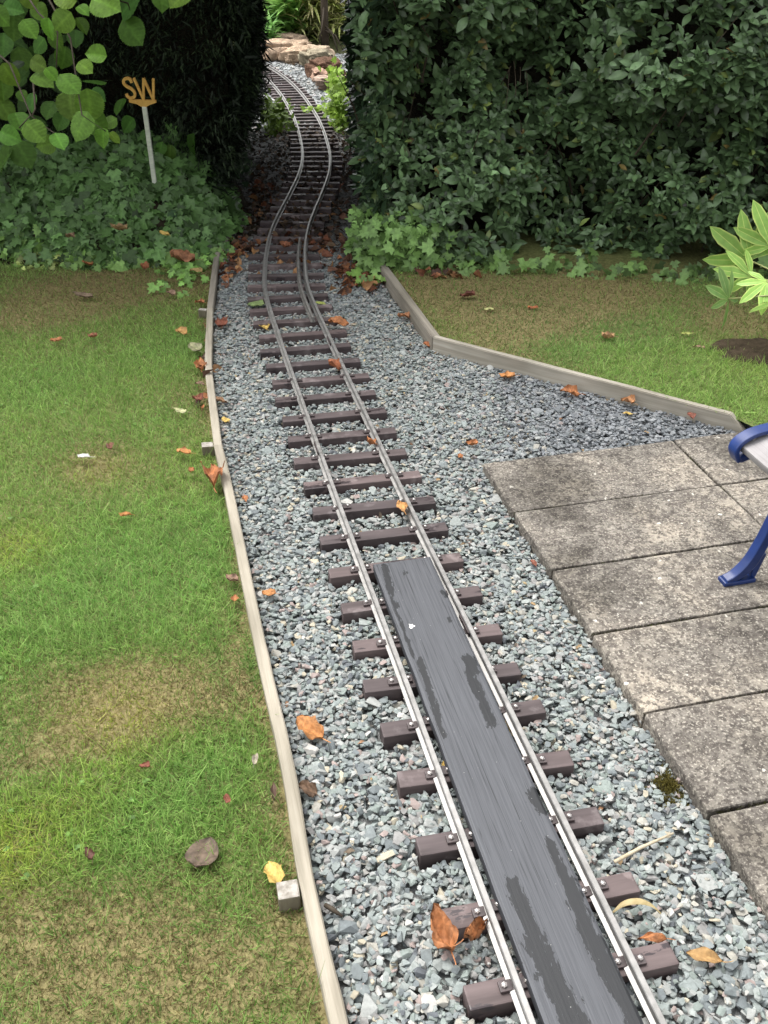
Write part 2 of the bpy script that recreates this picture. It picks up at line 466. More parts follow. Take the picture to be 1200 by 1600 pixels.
def lawn_grid(name, edge, farfn, nu, nv, z, bump=.006):
    """turf between an edge line and a far line"""
    V = []
    for (x, y) in edge:
        fx, fy = farfn(x, y)
        for j in range(nv + 1):
            t = (j / nv) ** 1.3
            V.append((x + (fx - x) * t, y + (fy - y) * t))
    V = np.array(V); n = len(edge)
    zz = z + bump * fB(V[:, 0], V[:, 1])
    F = [(i * (nv + 1) + j, i * (nv + 1) + j + 1, (i + 1) * (nv + 1) + j + 1, (i + 1) * (nv + 1) + j) for i in range(n - 1) for j in range(nv)]
    return link(name, raw_mesh(name, np.column_stack([V, zz]), [np.array(F)], turf_col(V[:, 0], V[:, 1]), True), M['lawn'])

ys = np.linspace(.2, 5.0, 150)
o = lawn_grid('lawn', [(float(left_x(y)) - .02, y) for y in ys], lambda x, y: (-4.5, y), 0, 90, 0.0)
tag(o, kind='structure')
# right lawn: behind the edging, then along the patio's far side
rl = []
for a, b in zip(r_edge[:-1], r_edge[1:]):
    for k in range(30):
        p = a.lerp(b, k / 30); rl.append((p.x + .012, p.y + .012))
e2 = r_edge[-1]
ext = [slab_pt(c_, -.058) for c_ in np.linspace(0, 4, 120)]
ext = [p for p in ext if p.x > e2.x + .015]
rl += [(p.x, p.y) for p in ext]
o = lawn_grid('lawn', rl, lambda x, y: (x * 1.12 + .1, 5.0), 0, 60, .045)
tag(o, kind='structure')

bed = [(p.x, p.y) for p in left_edge] + [(-1.4, 5.0), (-1.7, 5.6), (-1.8, 6.5), (-2.0, 7.5), (-2.4, 9.0), (-2.6, 11.0), (-4.0, 13.5), (0.3, 13.5), (-.15, 11), (-.1, 9), (-.10, 7.6), (.1, 6), (.1, 4.6), (.02, 4.25)] + \
      [(r_edge[0].x, r_edge[0].y), (r_edge[1].x, r_edge[1].y), (r_edge[2].x, r_edge[2].y), (1.9, 2.95), (1.9, 0.2), (.8, .0), (.2, .0)]
bm = bmesh.new()
f = bm.faces.new([bm.verts.new((x, y, -.014)) for x, y in bed]); bmesh.ops.triangulate(bm, faces=[f])
me = bpy.data.meshes.new('gravel_bed'); bm.to_mesh(me); bm.free()
at = me.color_attributes.new('Col', 'FLOAT_COLOR', 'POINT')
at.data.foreach_set('color', np.tile(np.array([.20, .205, .20, 1], np.float32), len(me.vertices)))
tag(link('gravel_bed', me, M['soil']), kind='structure')

# ------------------------------------------------------------------ stones
def stone_t(seed, flat=.6):
    g = np.random.default_rng(seed)
    bm = bmesh.new()
    for _ in range(13):
        d = g.normal(0, 1, 3); d /= np.linalg.norm(d)
        d = np.sign(d) * np.abs(d) ** .75
        bm.verts.new(d * g.uniform(.82, 1.08) * np.array([1, .72, flat]) * .5)
    r = bmesh.ops.convex_hull(bm, input=bm.verts)
    bmesh.ops.delete(bm, geom=list({e for e in r['geom_unused'] + r['geom_interior'] if isinstance(e, bmesh.types.BMVert)}), context='VERTS')
    bmesh.ops.triangulate(bm, faces=bm.faces)
    bm.verts.index_update()
    V = np.array([v.co[:] for v in bm.verts]); T = np.array([[v.index for v in f.verts] for f in bm.faces])
    bm.free()
    # outward winding
    c = V.mean(0)
    for i, t in enumerate(T):
        a, b, d = V[t]
        if np.dot(np.cross(b - a, d - a), (a + b + d) / 3 - c) < 0: T[i] = t[::-1]
    return (V, T, np.zeros((0, 4), int), np.ones((len(V), 3)))
STONES = [stone_t(100 + i, .28 + .03 * (i % 10)) for i in range(28)]

def stone_cols(n, x, y):
    pal = np.array([(.255, .285, .275), (.215, .24, .24), (.30, .325, .31), (.17, .19, .195), (.235, .27, .25), (.34, .35, .335), (.27, .265, .255), (.37, .355, .31), (.43, .39, .30), (.32, .26, .24), (.12, .13, .14), (.46, .45, .42)])
    pr = np.array([.18, .13, .15, .09, .12, .11, .08, .05, .03, .03, .03, .02]); pr /= pr.sum()
    c = pal[rng.choice(len(pal), n, p=pr)] * rng.uniform(.86, 1.08, (n, 1))
    # the bluer, darker slate tipped beside the right-hand edging and along the slabs
    k = np.clip((x - .28 - .10 * rng.normal(0, 1, n)) / .25, 0, 1) * (y > 2.25)
    k = np.maximum(k, .55 * (y > 3.7) * rng.uniform(0, 1, n))
    dark = np.array([(.16, .17, .185), (.20, .21, .225), (.12, .13, .14), (.25, .26, .27)])[rng.choice(4, n)] * rng.uniform(.8, 1.25, (n, 1))
    return .86 * (c * (1 - .85 * k[:, None]) + dark * .85 * k[:, None])

def scatter_stones(sw, poly, dens, size, zlo, zhi, ymin, ymax, keep=None, col=None):
    xs = [p[0] for p in poly]
    A = (max(xs) - min(xs)) * (ymax - ymin)
    n = int(A * dens)
    x = rng.uniform(min(xs), max(xs), n); y = rng.uniform(ymin, ymax, n)
    m = inside(x, y, poly)
    if keep is not None: m &= keep(x, y)
    x, y = x[m], y[m]; n = len(x)
    z = rng.uniform(zlo, zhi, n)
    s = size * np.exp(rng.normal(0, .30, n)); s = np.clip(s, size * .5, size * 1.75)
    up = np.stack([rng.normal(0, .2, n), rng.normal(0, .2, n), np.ones(n)], 1)
    a = rng.uniform(0, 2 * np.pi, n)
    rot = frames(np.stack([np.cos(a), np.sin(a), rng.normal(0, .2, n)], 1), up)
    cc = stone_cols(n, x, y) if col is None else col(n, x, y)
    pick = rng.integers(0, len(STONES), n)
    for i, tm in enumerate(STONES):
        k = pick == i
        sw.add(tm, np.stack([x, y, z], 1)[k], rot[k], s[k], cc[k])

SLEEP_L, SLEEP_W, SLEEP_T, PITCH_S = .346, .041, .026, .1425
ROW_Y = [.405, .54, .676, .812, .941, 1.082, 1.226, 1.36, 1.48, 1.61, 1.75, 1.89, 2.032]
s_list = [float(np.interp(y_, TRACK[:, 1], ARC)) for y_ in ROW_Y]
while s_list[-1] + PITCH_S < ARC[-1] - .05: s_list.append(s_list[-1] + PITCH_S)
SL = []
for s in s_list:
    x, y, dx, dy = track_at(s)
    a = math.atan2(dy, dx) - math.pi / 2 - R(2.3) + R(random.gauss(0, 1.1))
    SL.append((float(x) + random.gauss(0, .004), float(y), a))
SLa = np.array(SL)
def not_sleeper(x, y, m=.006):
    ok = np.ones(len(x), bool)
    for sx, sy, a in SL:
        near = np.abs(y - sy) < .2
        if not near.any(): continue
        dx, dy = x[near] - sx, y[near] - sy
        lx = dx * math.cos(a) + dy * math.sin(a); ly = -dx * math.sin(a) + dy * math.cos(a)
        ok[near] &= ~((np.abs(lx) < SLEEP_L / 2 + m) & (np.abs(ly) < SLEEP_W / 2 + m))
    return ok
sw = Swarm()
slab_poly = [slab_pt(-.0, -.05), slab_pt(3, -.05), slab_pt(3, 2.4), slab_pt(0, 2.4)]
def off_slab(x, y): return ~inside(x, y, [slab_pt(.004, -.02), slab_pt(3, -.02), slab_pt(3, 2.6), slab_pt(.004, 2.6)])
keepn = lambda x, y: not_sleeper(x, y) & off_slab(x, y) & (x > left_x(y) + .006)
scatter_stones(sw, bed, 6200, .0205, -.010, -.001, .45, 4.75, keepn)
scatter_stones(sw, bed, 6600, .0185, -.002, .007, .45, 4.75, keepn)
scatter_stones(sw, bed, 5200, .0125, .005, .011, .45, 4.6, keepn)
scatter_stones(sw, bed, 260, .029, .0, .008, .45, 4.6, lambda x, y: not_sleeper(x, y, .016) & off_slab(x, y) & (x > left_x(y) + .016))
# tunnel chippings: soil brown, colour also darkened to imitate the tunnel shade
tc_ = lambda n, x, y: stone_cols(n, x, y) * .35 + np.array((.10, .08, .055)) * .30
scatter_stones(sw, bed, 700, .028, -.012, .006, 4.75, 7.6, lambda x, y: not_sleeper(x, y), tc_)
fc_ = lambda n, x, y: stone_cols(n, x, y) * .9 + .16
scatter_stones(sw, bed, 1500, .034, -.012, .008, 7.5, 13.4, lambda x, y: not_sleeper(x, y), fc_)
tag(link('gravel', sw.mesh('gravel', False), M['stone']), 'grey green slate chippings filling the bed around the track', 'gravel', kind='stuff')

# ------------------------------------------------------------------ railway track
trk = empty('railway_track', (float(TRACK[20, 0]), float(TRACK[20, 1]), 0))
tag(trk, 'narrow miniature railway track on dark sleepers curving away into the hedge tunnel', 'railway track')
def to_root(o, root):
    o.parent = root; o.matrix_parent_inverse = Matrix.Translation(root.location).inverted()
    return o
bm = bmesh.new(); box(bm, (-SLEEP_L / 2, -SLEEP_W / 2, -.022), (SLEEP_L / 2, SLEEP_W / 2, SLEEP_T), .003)
sl0 = bm_obj('sleeper', bm, M['sleeper'])
GA = .0935           # half distance between rail centres
# bolt: dark clip plate with a domed hexagonal head
bm = bmesh.new()
bmesh.ops.create_cone(bm, cap_ends=True, segments=6, radius1=.0052, radius2=.0046, depth=.005, matrix=Matrix.Translation((0, 0, .0055)))
bmesh.ops.create_uvsphere(bm, u_segments=8, v_segments=4, radius=.0042, matrix=Matrix.Translation((0, 0, .0078)) @ Matrix.Diagonal((1, 1, .6, 1)))
bolt_me = bpy.data.meshes.new('bolt'); bm.to_mesh(bolt_me); bm.free()
n0 = len(bolt_me.polygons); bolt_me.materials.append(M['bolt'])
bm = bmesh.new(); box(bm, (-.0128, -.009, 0), (.009, .009, .0062), .001)
clip_me = bpy.data.meshes.new('rail_clip'); bm.to_mesh(clip_me); bm.free(); clip_me.materials.append(M['clip'])
first = True
for k, (sx, sy, a) in enumerate(SL):
    o = sl0 if first else sl0.copy()
    if not first: C.objects.link(o)
    first = False
    o.location = (sx, sy, 0); o.rotation_euler = (0, 0, a)
    to_root(o, trk)
    if .5 < sy < 3.1:
        for sgn in (-1, 1):
            for side in (-1, 1):
                c = bpy.data.objects.new('rail_clip', clip_me); C.objects.link(c); c.parent = o
                c.location = (sgn * GA + side * .0175, random.gauss(0, .002), SLEEP_T)
                c.rotation_euler = (0, 0, 0 if side > 0 else math.pi)
                b = bpy.data.objects.new('bolt', bolt_me); C.objects.link(b); b.parent = o
                b.location = (sgn * GA + side * .0185, c.location.y, SLEEP_T + .002)
                b.rotation_euler = (0, 0, random.uniform(0, 1))

RAILP = [(-.0105, 0), (.0105, 0), (.0105, .003), (.0032, .0055), (.0026, .016), (.0055, .0185), (.0055, .0238), (.0042, .0255), (-.0042, .0255), (-.0055, .0238), (-.0055, .0185), (-.0026, .016), (-.0032, .0055), (-.0105, .003)]
def rail(name, off, s_a, s_b, mat, sc=1.0, step=.05):
    bm = bmesh.new(); prev = None
    ss = np.arange(s_a, s_b, step)
    for i, s in enumerate(ss):
        x, y, dx, dy = track_at(s)
        nx, ny = dy, -dx
        ring = [bm.verts.new((x + nx * (off + p * sc), y + ny * (off + p * sc), SLEEP_T + .0005 + h * sc)) for p, h in RAILP]
        if prev:
            for k in range(len(ring)): bm.faces.new((prev[k], prev[(k + 1) % len(ring)], ring[(k + 1) % len(ring)], ring[k]))
        else: bm.faces.new(ring)
        prev = ring
    bm.faces.new(prev)
    o = bm_obj(name, bm, mat)
    return to_root(o, trk)
rail('rail', -GA, .05, ARC[-1] - .1, M['rail']); rail('rail', GA, .05, ARC[-1] - .1, M['rail'])
sa = float(np.interp(3.52, TRACK[:, 1], ARC)); sb = float(np.interp(4.64, TRACK[:, 1], ARC))
o = rail('check_rail', GA - .031, sa, sb, M['rail_dull'], .9); o['label'] = 'short dull guard rail beside the right running rail'
# fishplates at two rail joints
for sy, off in ((1.62, GA), (3.3, GA), (2.5, -GA), (5.9, -GA), (5.62, GA)):
    s = float(np.interp(sy, TRACK[:, 1], ARC)); x, y, dx, dy = track_at(s)
    bm = bmesh.new()
    for sg in (-1, 1): box(bm, (sg * .0055 - .002, -.035, .006), (sg * .0055 + .002, .035, .017), .0008)
    o = bm_obj('fishplate', bm, M['clip'])
    o.location = (x + dy * off, y - dx * off, SLEEP_T); o.rotation_euler = (0, 0, math.atan2(dy, dx) - math.pi / 2)
    to_root(o, trk)

# black plank lying between the rails
ZP = .053
pl_ = [G(583, 881, ZP), G(672, 869, ZP), G(1007, 1600, ZP), G(852, 1600, ZP)]
d1 = (pl_[2] - pl_[1]).normalized(); d0 = (pl_[3] - pl_[0]).normalized()
q2 = [pl_[0], pl_[1], pl_[1] + d1 * 2.1, pl_[0] + d0 * 2.13]
org = (pl_[0] + pl_[1]) / 2
ax = -(d0 + d1).normalized(); rz = math.atan2(ax.y, ax.x) - math.pi / 2
rot = Matrix.Rotation(-rz, 3, 'Z')
q4 = [rot @ (p - org) for p in q2]            # far left, far right, near right, near left
WET = [([(600, 882), (606, 905), (612, 928)], 6), ([(632, 893), (634, 896)], 4), ([(655, 1030), (668, 1070), (684, 1118)], 6), ([(672, 1080), (686, 1130), (694, 1150)], 5), ([(732, 1030), (738, 1050)], 13), ([(736, 1060), (752, 1090), (768, 1130)], 9),
       ([(690, 923), (697, 932)], 5), ([(702, 966), (704, 972)], 4), ([(835, 1240), (850, 1262)], 15), ([(858, 1315), (874, 1350), (888, 1390)], 8), ([(890, 1380), (912, 1440), (935, 1490)], 14), ([(930, 1470), (965, 1540), (1000, 1600)], 17),
       ([(800, 1380), (822, 1430), (842, 1480)], 13), ([(835, 1470), (868, 1540), (905, 1610)], 19), ([(618, 940), (622, 950)], 3), ([(790, 1115), (800, 1140)], 5), ([(612, 935), (640, 1010), (648, 1030)], 3)]
NU, NV = 26, 190
V = []; W_ = []
strokes = []
for pts_, r_ in WET:
    sc_ = (G(*pts_[0], ZP) - Vector((0, 0, CAM_H))).length / FOC
    strokes.append(([rot @ (G(a, b, ZP) - org) for a, b in pts_], r_ * sc_))
for j in range(NV + 1):
    t = (j / NV) ** 1.0
    for i in range(NU + 1):
        a_ = i / NU; p = (q4[0].lerp(q4[3], t)).lerp(q4[1].lerp(q4[2], t), a_)
        ex = .0018 * mnoise.noise((a_ * 2, p.y * 11, 1)) if i in (0, NU) else 0
        ey = .004 * mnoise.noise((a_ * 26, 3, 1)) if j == 0 else 0
        z_ = -.0025 if i in (0, NU) or j == 0 else 0
        V.append((p.x + ex, p.y + ey, z_))
V = np.array(V); wet_ = np.zeros(len(V))
for P3, r_ in strokes:
    for a, b in zip(P3[:-1], P3[1:]):
        ab = np.array((b - a)[:2]); t_ = np.clip(((V[:, :2] - np.array(a[:2])) @ ab) / (ab @ ab), 0, 1)
        dd = np.linalg.norm(V[:, :2] - np.array(a[:2]) - t_[:, None] * ab, axis=1)
        wet_ = np.maximum(wet_, np.exp(-(dd / r_) ** 2))
F = [(j * (NU + 1) + i, j * (NU + 1) + i + 1, (j + 1) * (NU + 1) + i + 1, (j + 1) * (NU + 1) + i) for j in range(NV) for i in range(NU)]
rim = [i for i in range(NU + 1)] + [j * (NU + 1) + NU for j in range(1, NV + 1)] + [NV * (NU + 1) + i for i in range(NU - 1, -1, -1)] + [j * (NU + 1) for j in range(NV - 1, 0, -1)]
n0 = len(V); low = V[rim].copy(); low[:, 2] = -.0225
V = np.concatenate([V, low]); wet_ = np.concatenate([wet_, np.zeros(len(low))])
F += [(rim[k], n0 + k, n0 + (k + 1) % len(rim), rim[(k + 1) % len(rim)]) for k in range(len(rim))]
Fn = np.array([tuple(reversed(range(n0, n0 + len(rim))))])
o = link('plank', raw_mesh('plank', V, [np.array(F)[:, ::-1], Fn], np.repeat(wet_[:, None], 3, 1), False), M['plank'])
o.location = (org.x, org.y, ZP); o.rotation_euler = (0, 0, rz)
tag(o, 'long black weathered plank with wet patches laid between the rails', 'plank')

# ------------------------------------------------------------------ timber edging
def board(name, p0, p1, th, z0, z1, mat, side=-1, chamfer=0, lift=(0, 0)):
    """board whose inner top edge runs p0-p1; thickness goes to `side` (left = -1)"""
    d = Vector((p1.x - p0.x, p1.y - p0.y, 0)); L = d.length; a = math.atan2(d.y, d.x)
    bm = bmesh.new()
    y0, y1 = (0, th) if side < 0 else (-th, 0)
    n = max(2, int(L / .12))
    for i in range(n):
        pass
    prof = [(0, z0), (L, z0), (L, z1 - chamfer)] + ([(L - chamfer * 1.15, z1)] if chamfer else []) + [(0, z1)]
    if not chamfer: prof = [(0, z0), (L, z0), (L, z1), (0, z1)]
    aV = [bm.verts.new((x, y0, z)) for x, z in prof]; bV = [bm.verts.new((x, y1, z)) for x, z in prof]
    m = len(prof)
    fs = [bm.faces.new(aV), bm.faces.new(bV)] + [bm.faces.new((aV[i], aV[(i + 1) % m], bV[(i + 1) % m], bV[i])) for i in range(m)]
    bmesh.ops.bevel(bm, geom=list({e for f in fs for e in f.edges}), offset=.0028, segments=2, affect='EDGES')
    for k in range(1, n): bmesh.ops.bisect_plane(bm, geom=bm.verts[:] + bm.edges[:] + bm.faces[:], plane_co=(L * k / n, 0, 0), plane_no=(1, 0, 0))
    for v in bm.verts:
        v.co.y += .0022 * mnoise.noise((v.co.x * 7 + p0.x * 30, v.co.z * 4, 2.2)); v.co.z += .0018 * mnoise.noise((v.co.x * 9, p0.y * 30, 7.7))
        v.co.z += lift[0] + (lift[1] - lift[0]) * v.co.x / L
    o = bm_obj(name, bm, mat)
    o.location = (p0.x, p0.y, 0); o.rotation_euler = (0, 0, a)
    return o
def curved_board(name, pts, th, z0, z1, mat):
    """flexed board through plan points; thickness to the left"""
    P = crom([(p[0], p[1]) for p in pts], 6)
    bm = bmesh.new(); prev = None; org = P[0].copy()
    d = P[-1] - P[0]; a = math.atan2(d[1], d[0]); ca, sa_ = math.cos(-a), math.sin(-a)
    for i, p in enumerate(P):
        t = P[min(i + 1, len(P) - 1)] - P[max(i - 1, 0)]; t /= np.linalg.norm(t); nrm = np.array((-t[1], t[0]))
        ring = []
        for off, z in ((0, z0), (0, z1 - .003), (.003, z1), (th - .003, z1), (th, z1 - .003), (th, z0)):
            qx, qy = p + nrm * (off + .0012 * mnoise.noise((i * .6, z * 9, off * 50))) - org
            ring.append(bm.verts.new((qx * ca - qy * sa_, qx * sa_ + qy * ca, z + .0015 * mnoise.noise((i * .5, org[0], 3)))))
        if prev:
            for k in range(6): bm.faces.new((prev[k], prev[(k + 1) % 6], ring[(k + 1) % 6], ring[k]))
        else: bm.faces.new(ring)
        prev = ring
    bm.faces.new(prev)
    o = bm_obj(name, bm, mat); o.location = (org[0], org[1], 0); o.rotation_euler = (0, 0, a)
    return o
def stake(parent, c, ang, w, d, h, zb=-.05, label=None):
    bm = bmesh.new(); box(bm, (-w / 2, -d / 2, zb), (w / 2, d / 2, h), .003)
    for v in bm.verts:
        if v.co.z > 0: v.co.z += .004 * mnoise.noise((v.co.x * 90, v.co.y * 90, w * 80))
    o = bm_obj('stake', bm, M['stake'])
    bpy.context.view_layer.update()
    o.parent = parent; o.matrix_world = Matrix.Translation(c) @ Matrix.Rotation(ang, 4, 'Z')
    if label: o['label'] = label
    return o
LE = left_edge
TH = .026
b1 = curved_board('edging_board', [LE[0], LE[1], LE[2], LE[3], LE[4], LE[5], LE[6], LE[7] - Vector((-.0015, .004, 0))], TH, -.05, ZB, M['timber'])
tag(b1, 'long pale timber edging board between the lawn and the gravel, nearest of the left run', 'edging board')
b2 = curved_board('edging_board', [LE[7], LE[8], LE[9], LE[10] - Vector((0, .004, 0))], TH, -.05, ZB - .002, M['timber'])
tag(b2, 'bowed timber edging board in the middle of the left run, between two stakes', 'edging board')
b3 = curved_board('edging_board', [LE[10], LE[11], LE[11] + Vector((.012, .32, 0))], TH, -.05, ZB - .003, M['timber_grey'])
tag(b3, 'dark grey timber edging board running into the ivy by the tunnel mouth', 'edging board')
def left_of(v, w):       # stake centre left of the edging at photo row v
    e = G(np.interp(v, [p[1] for p in LEFT_EDGE_PX[::-1]], [p[0] for p in LEFT_EDGE_PX[::-1]]), v, ZB)
    return Vector((e.x - TH - w / 2 - .004, e.y, 0)), R(13)
c, a = left_of(1388, .038); stake(b1, c, a, .037, .036, .036)
c, a = left_of(700, .04); stake(b2, c + Vector((-.004, .03, 0)), a, .036, .034, .034)
c, a = left_of(486, .035); stake(b3, c + Vector((0, .03, 0)), R(-5), .034, .03, .034)

b4 = board('edging_board', r_edge[0] + Vector((-.02, .12, 0)), r_edge[1], .034, -.05, ZR, M['timber_grey'], -1)
tag(b4, 'greenish grey edging board sloping from the hedge to the corner of the right lawn', 'edging board')
b5 = board('edging_board', r_edge[1] + Vector((.003, -.002, 0)), r_edge[3] + Vector((.03, .0, 0)), .026, -.05, ZR, M['timber_pale'], -1, chamfer=.062, lift=(0, -.004))
tag(b5, 'long pale edging board with a slanted cut end beside the right lawn', 'edging board')

# ------------------------------------------------------------------ patio slabs
rown = ['first', 'second', 'third', 'fourth', 'fifth', 'sixth', 'seventh']
def slab(c0, c1, r0, r1, label, dz):
    bm = bmesh.new()
    w_, l_ = c1 - c0, r1 - r0
    g = .0032
    box(bm, (-w_ / 2 + g, -l_ / 2 + g, -.055), (w_ / 2 - g, l_ / 2 - g, 0), .005)
    for k in range(1, 10): bmesh.ops.bisect_plane(bm, geom=bm.verts[:] + bm.edges[:] + bm.faces[:], plane_co=(-w_ / 2 + w_ * k / 10, 0, 0), plane_no=(1, 0, 0))
    for k in range(1, 6): bmesh.ops.bisect_plane(bm, geom=bm.verts[:] + bm.edges[:] + bm.faces[:], plane_co=(0, -l_ / 2 + l_ * k / 6, 0), plane_no=(0, 1, 0))
    sd_ = random.uniform(0, 99)
    for v in bm.verts:
        e = mnoise.noise((v.co.x * 12, v.co.y * 12, sd_))
        if abs(v.co.x) > w_ / 2 - .02: v.co.x += .0035 * mnoise.noise((v.co.y * 22, sd_, v.co.z * 9))
        if abs(v.co.y) > l_ / 2 - .02: v.co.y += .0025 * mnoise.noise((v.co.x * 22, sd_, v.co.z * 9))
        if v.co.z > -.01: v.co.z += .0012 * e
    o = bm_obj('paving_slab', bm, M['slab'])
    p = slab_pt((c0 + c1) / 2, (r0 + r1) / 2); o.location = (p.x, p.y, .035 + dz); o.rotation_euler = (R(random.gauss(0, .15)), R(random.gauss(0, .15)), A13)
    tag(o, label, 'paving slab', 'concrete slabs of the patio')
for i in range(7):
    end = ['at the far corner of the patio, its far edge in the gravel', 'second from the far end', 'third from the far end', 'fourth from the far end, left of the bench foot', 'fifth from the far end', 'sixth from the far end, cut by the picture edge', 'nearest one at the picture edge'][i]
    slab(COLS[0], COLS[1], ROWS[i], ROWS[i + 1], 'speckled concrete slab of the row along the gravel, ' + end, random.gauss(0, .0012))
for i in range(5):
    slab(COLS[1], COLS[2], ROWS[i] - .0, ROWS[i + 1], 'speckled concrete slab of the row under the bench, ' + ['touching the right lawn', 'beside the second slab along the gravel', 'beside the third slab along the gravel', 'beside the fourth slab along the gravel', 'beside the fifth slab along the gravel'][i], random.gauss(0, .0012))
bm = bmesh.new(); ps = [slab_pt(.01, -.04), slab_pt(2.2, -.04), slab_pt(2.2, 1.75), slab_pt(.01, 1.75)]
f = bm.faces.new([bm.verts.new((p.x, p.y, .012)) for p in ps])
me = bpy.data.meshes.new('patio_base'); bm.to_mesh(me); bm.free()
at = me.color_attributes.new('Col', 'FLOAT_COLOR', 'POINT'); at.data.foreach_set('color', np.tile(np.array([.06, .05, .04, 1], np.float32), 4))
tag(link('patio_base', me, M['soil']), kind='structure')

# ------------------------------------------------------------------ bench
foot = G(1150, 908, .035)
bench = empty('garden_bench', (foot.x, foot.y, .035), A13)
tag(bench, 'garden bench with blue cast iron ends and weathered pale slats on the patio', 'bench')
def ribbon(bm, path, width, y0, y1, seg=8):
    P = crom(path, seg); n = len(P); W = crom([(w_, 0) for w_ in width], seg)[:, 0]
    Lp, Rp = [], []
    for i in range(n):
        t = P[min(i + 1, n - 1)] - P[max(i - 1, 0)]; t /= np.linalg.norm(t); nn = np.array((-t[1], t[0]))
        Lp.append(P[i] + nn * W[i] / 2); Rp.append(P[i] - nn * W[i] / 2)
    ring = lambda i: [bm.verts.new((Lp[i][0], y0, Lp[i][1])), bm.verts.new((Lp[i][0], y1, Lp[i][1])), bm.verts.new((Rp[i][0], y1, Rp[i][1])), bm.verts.new((Rp[i][0], y0, Rp[i][1]))]
    prev = None
    for i in range(n):
        r_ = ring(i)
        if prev:
            for k in range(4): bm.faces.new((prev[k], prev[(k + 1) % 4], r_[(k + 1) % 4], r_[k]))
        else: bm.faces.new(r_)
        prev = r_
    bm.faces.new(prev)
def end_frame(yoff):
    def part(name, fn, par):
        bm = bmesh.new(); fn(bm); o = bm_obj(name, bm, M['blue'], par)
        bv = o.modifiers.new('soften', 'BEVEL'); bv.width = .003; bv.segments = 2; bv.limit_method = 'ANGLE'
        return o
    fr = part('end_frame', lambda bm: (ribbon(bm, [(-.082, .356), (-.094, .385), (-.080, .408), (-.04, .424), (.05, .43), (.2, .415), (.33, .405), (.40, .43), (.445, .52), (.48, .66), (.52, .82)], [.011, .012, .011, .011, .012, .016, .026, .03, .026, .022, .018], yoff - .016, yoff + .016),
                                        ribbon(bm, [(-.078, .358), (-.02, .372), (.1, .362), (.36, .385)], [.016, .02, .024, .024], yoff - .010, yoff + .010)), bench)
    fr.location = (0, 0, 0)
    def legf(bm):
        ribbon(bm, [(-.034, .010), (-.006, .022), (.024, .055), (.043, .110), (.058, .175), (.076, .25), (.088, .31), (.07, .365)], [.010, .019, .026, .024, .021, .021, .025, .032], yoff - .014, yoff + .014)
        ribbon(bm, [(-.042, .006), (.0, .006), (.044, .006)], [.012, .012, .012], yoff - .017, yoff + .017, 2)
        ribbon(bm, [(.040, .008), (.043, .04), (.052, .08)], [.012, .02, .02], yoff - .008, yoff + .008, 3)
    def legb(bm):
        ribbon(bm, [(.40, .41), (.40, .30), (.43, .17), (.48, .07), (.54, .010)], [.04, .034, .032, .032, .02], yoff - .013, yoff + .013)
        ribbon(bm, [(.49, .006), (.53, .006), (.57, .006)], [.012, .012, .012], yoff - .017, yoff + .017, 2)
    part('leg', legf, bench); part('leg', legb, bench)
end_frame(0.0); end_frame(-1.22)
def bslat(c0, z0, c1, z1, th):
    bm = bmesh.new(); d = Vector((c1 - c0, 0, z1 - z0)); L = d.length; a = math.atan2(d.z, d.x)
    box(bm, (0, -1.232, -th), (L, .010, 0), .005)
    o = bm_obj('slat', bm, M['slat'], bench)
    o.location = (c0, 0, z0); o.rotation_euler = (0, -a, 0)
    return o
for c0, z0, c1, z1 in [(-.083, .396, -.022, .416), (-.010, .420, .058, .418), (.072, .417, .146, .410), (.160, .409, .234, .401), (.248, .400, .322, .397)]:
    sl_ = bslat(c0, z0, c1, z1, .022)
    for yb_ in (-.004, -1.216):
        b = bpy.data.objects.new('bolt', bolt_me); C.objects.link(b); b.parent = sl_; b.location = (math.hypot(c1 - c0, z1 - z0) / 2, yb_, -.003)
for c0, z0, c1, z1 in [(.405, .47, .428, .55), (.436, .575, .458, .655), (.466, .68, .49, .76)]:
    bslat(c0, z0, c1, z1, .02)

# ------------------------------------------------------------------ SW whistle sign
post_b = D(243, 296, 4.72); post_t = D(225.5, 166, 4.66)
sign = empty('whistle_sign', post_b)
tag(sign, 'ochre SW letters on a leaning pale post standing in the ivy', 'sign')
ax_ = (post_t - post_b); Lp = ax_.length
qz = Vector((0, 0, 1)).rotation_difference(ax_.normalized())
def sg(name, bm, mat, smooth=False):
    o = bm_obj(name, bm, mat, sign, smooth); o.rotation_mode = 'QUATERNION'; o.rotation_quaternion = qz; return o
bm = bmesh.new(); box(bm, (-.0105, -.008, -.3), (.0105, .008, Lp), .0015); sg('post', bm, M['post'])
PXM = (D(250, 150, 4.66) - D(249, 150, 4.66)).length      # metres per photo pixel at the sign
def px(x, y): return ((x - 487) / 7.27 * PXM, Lp + (570 - y) / 7.27 * PXM)
def stroke(bm, pts, w_, y0=-.006, y1=.006, seg=6, bev=False):
    P = [px(*p) for p in pts]
    ribbon(bm, P, [w_] * len(P), y0, y1, seg)
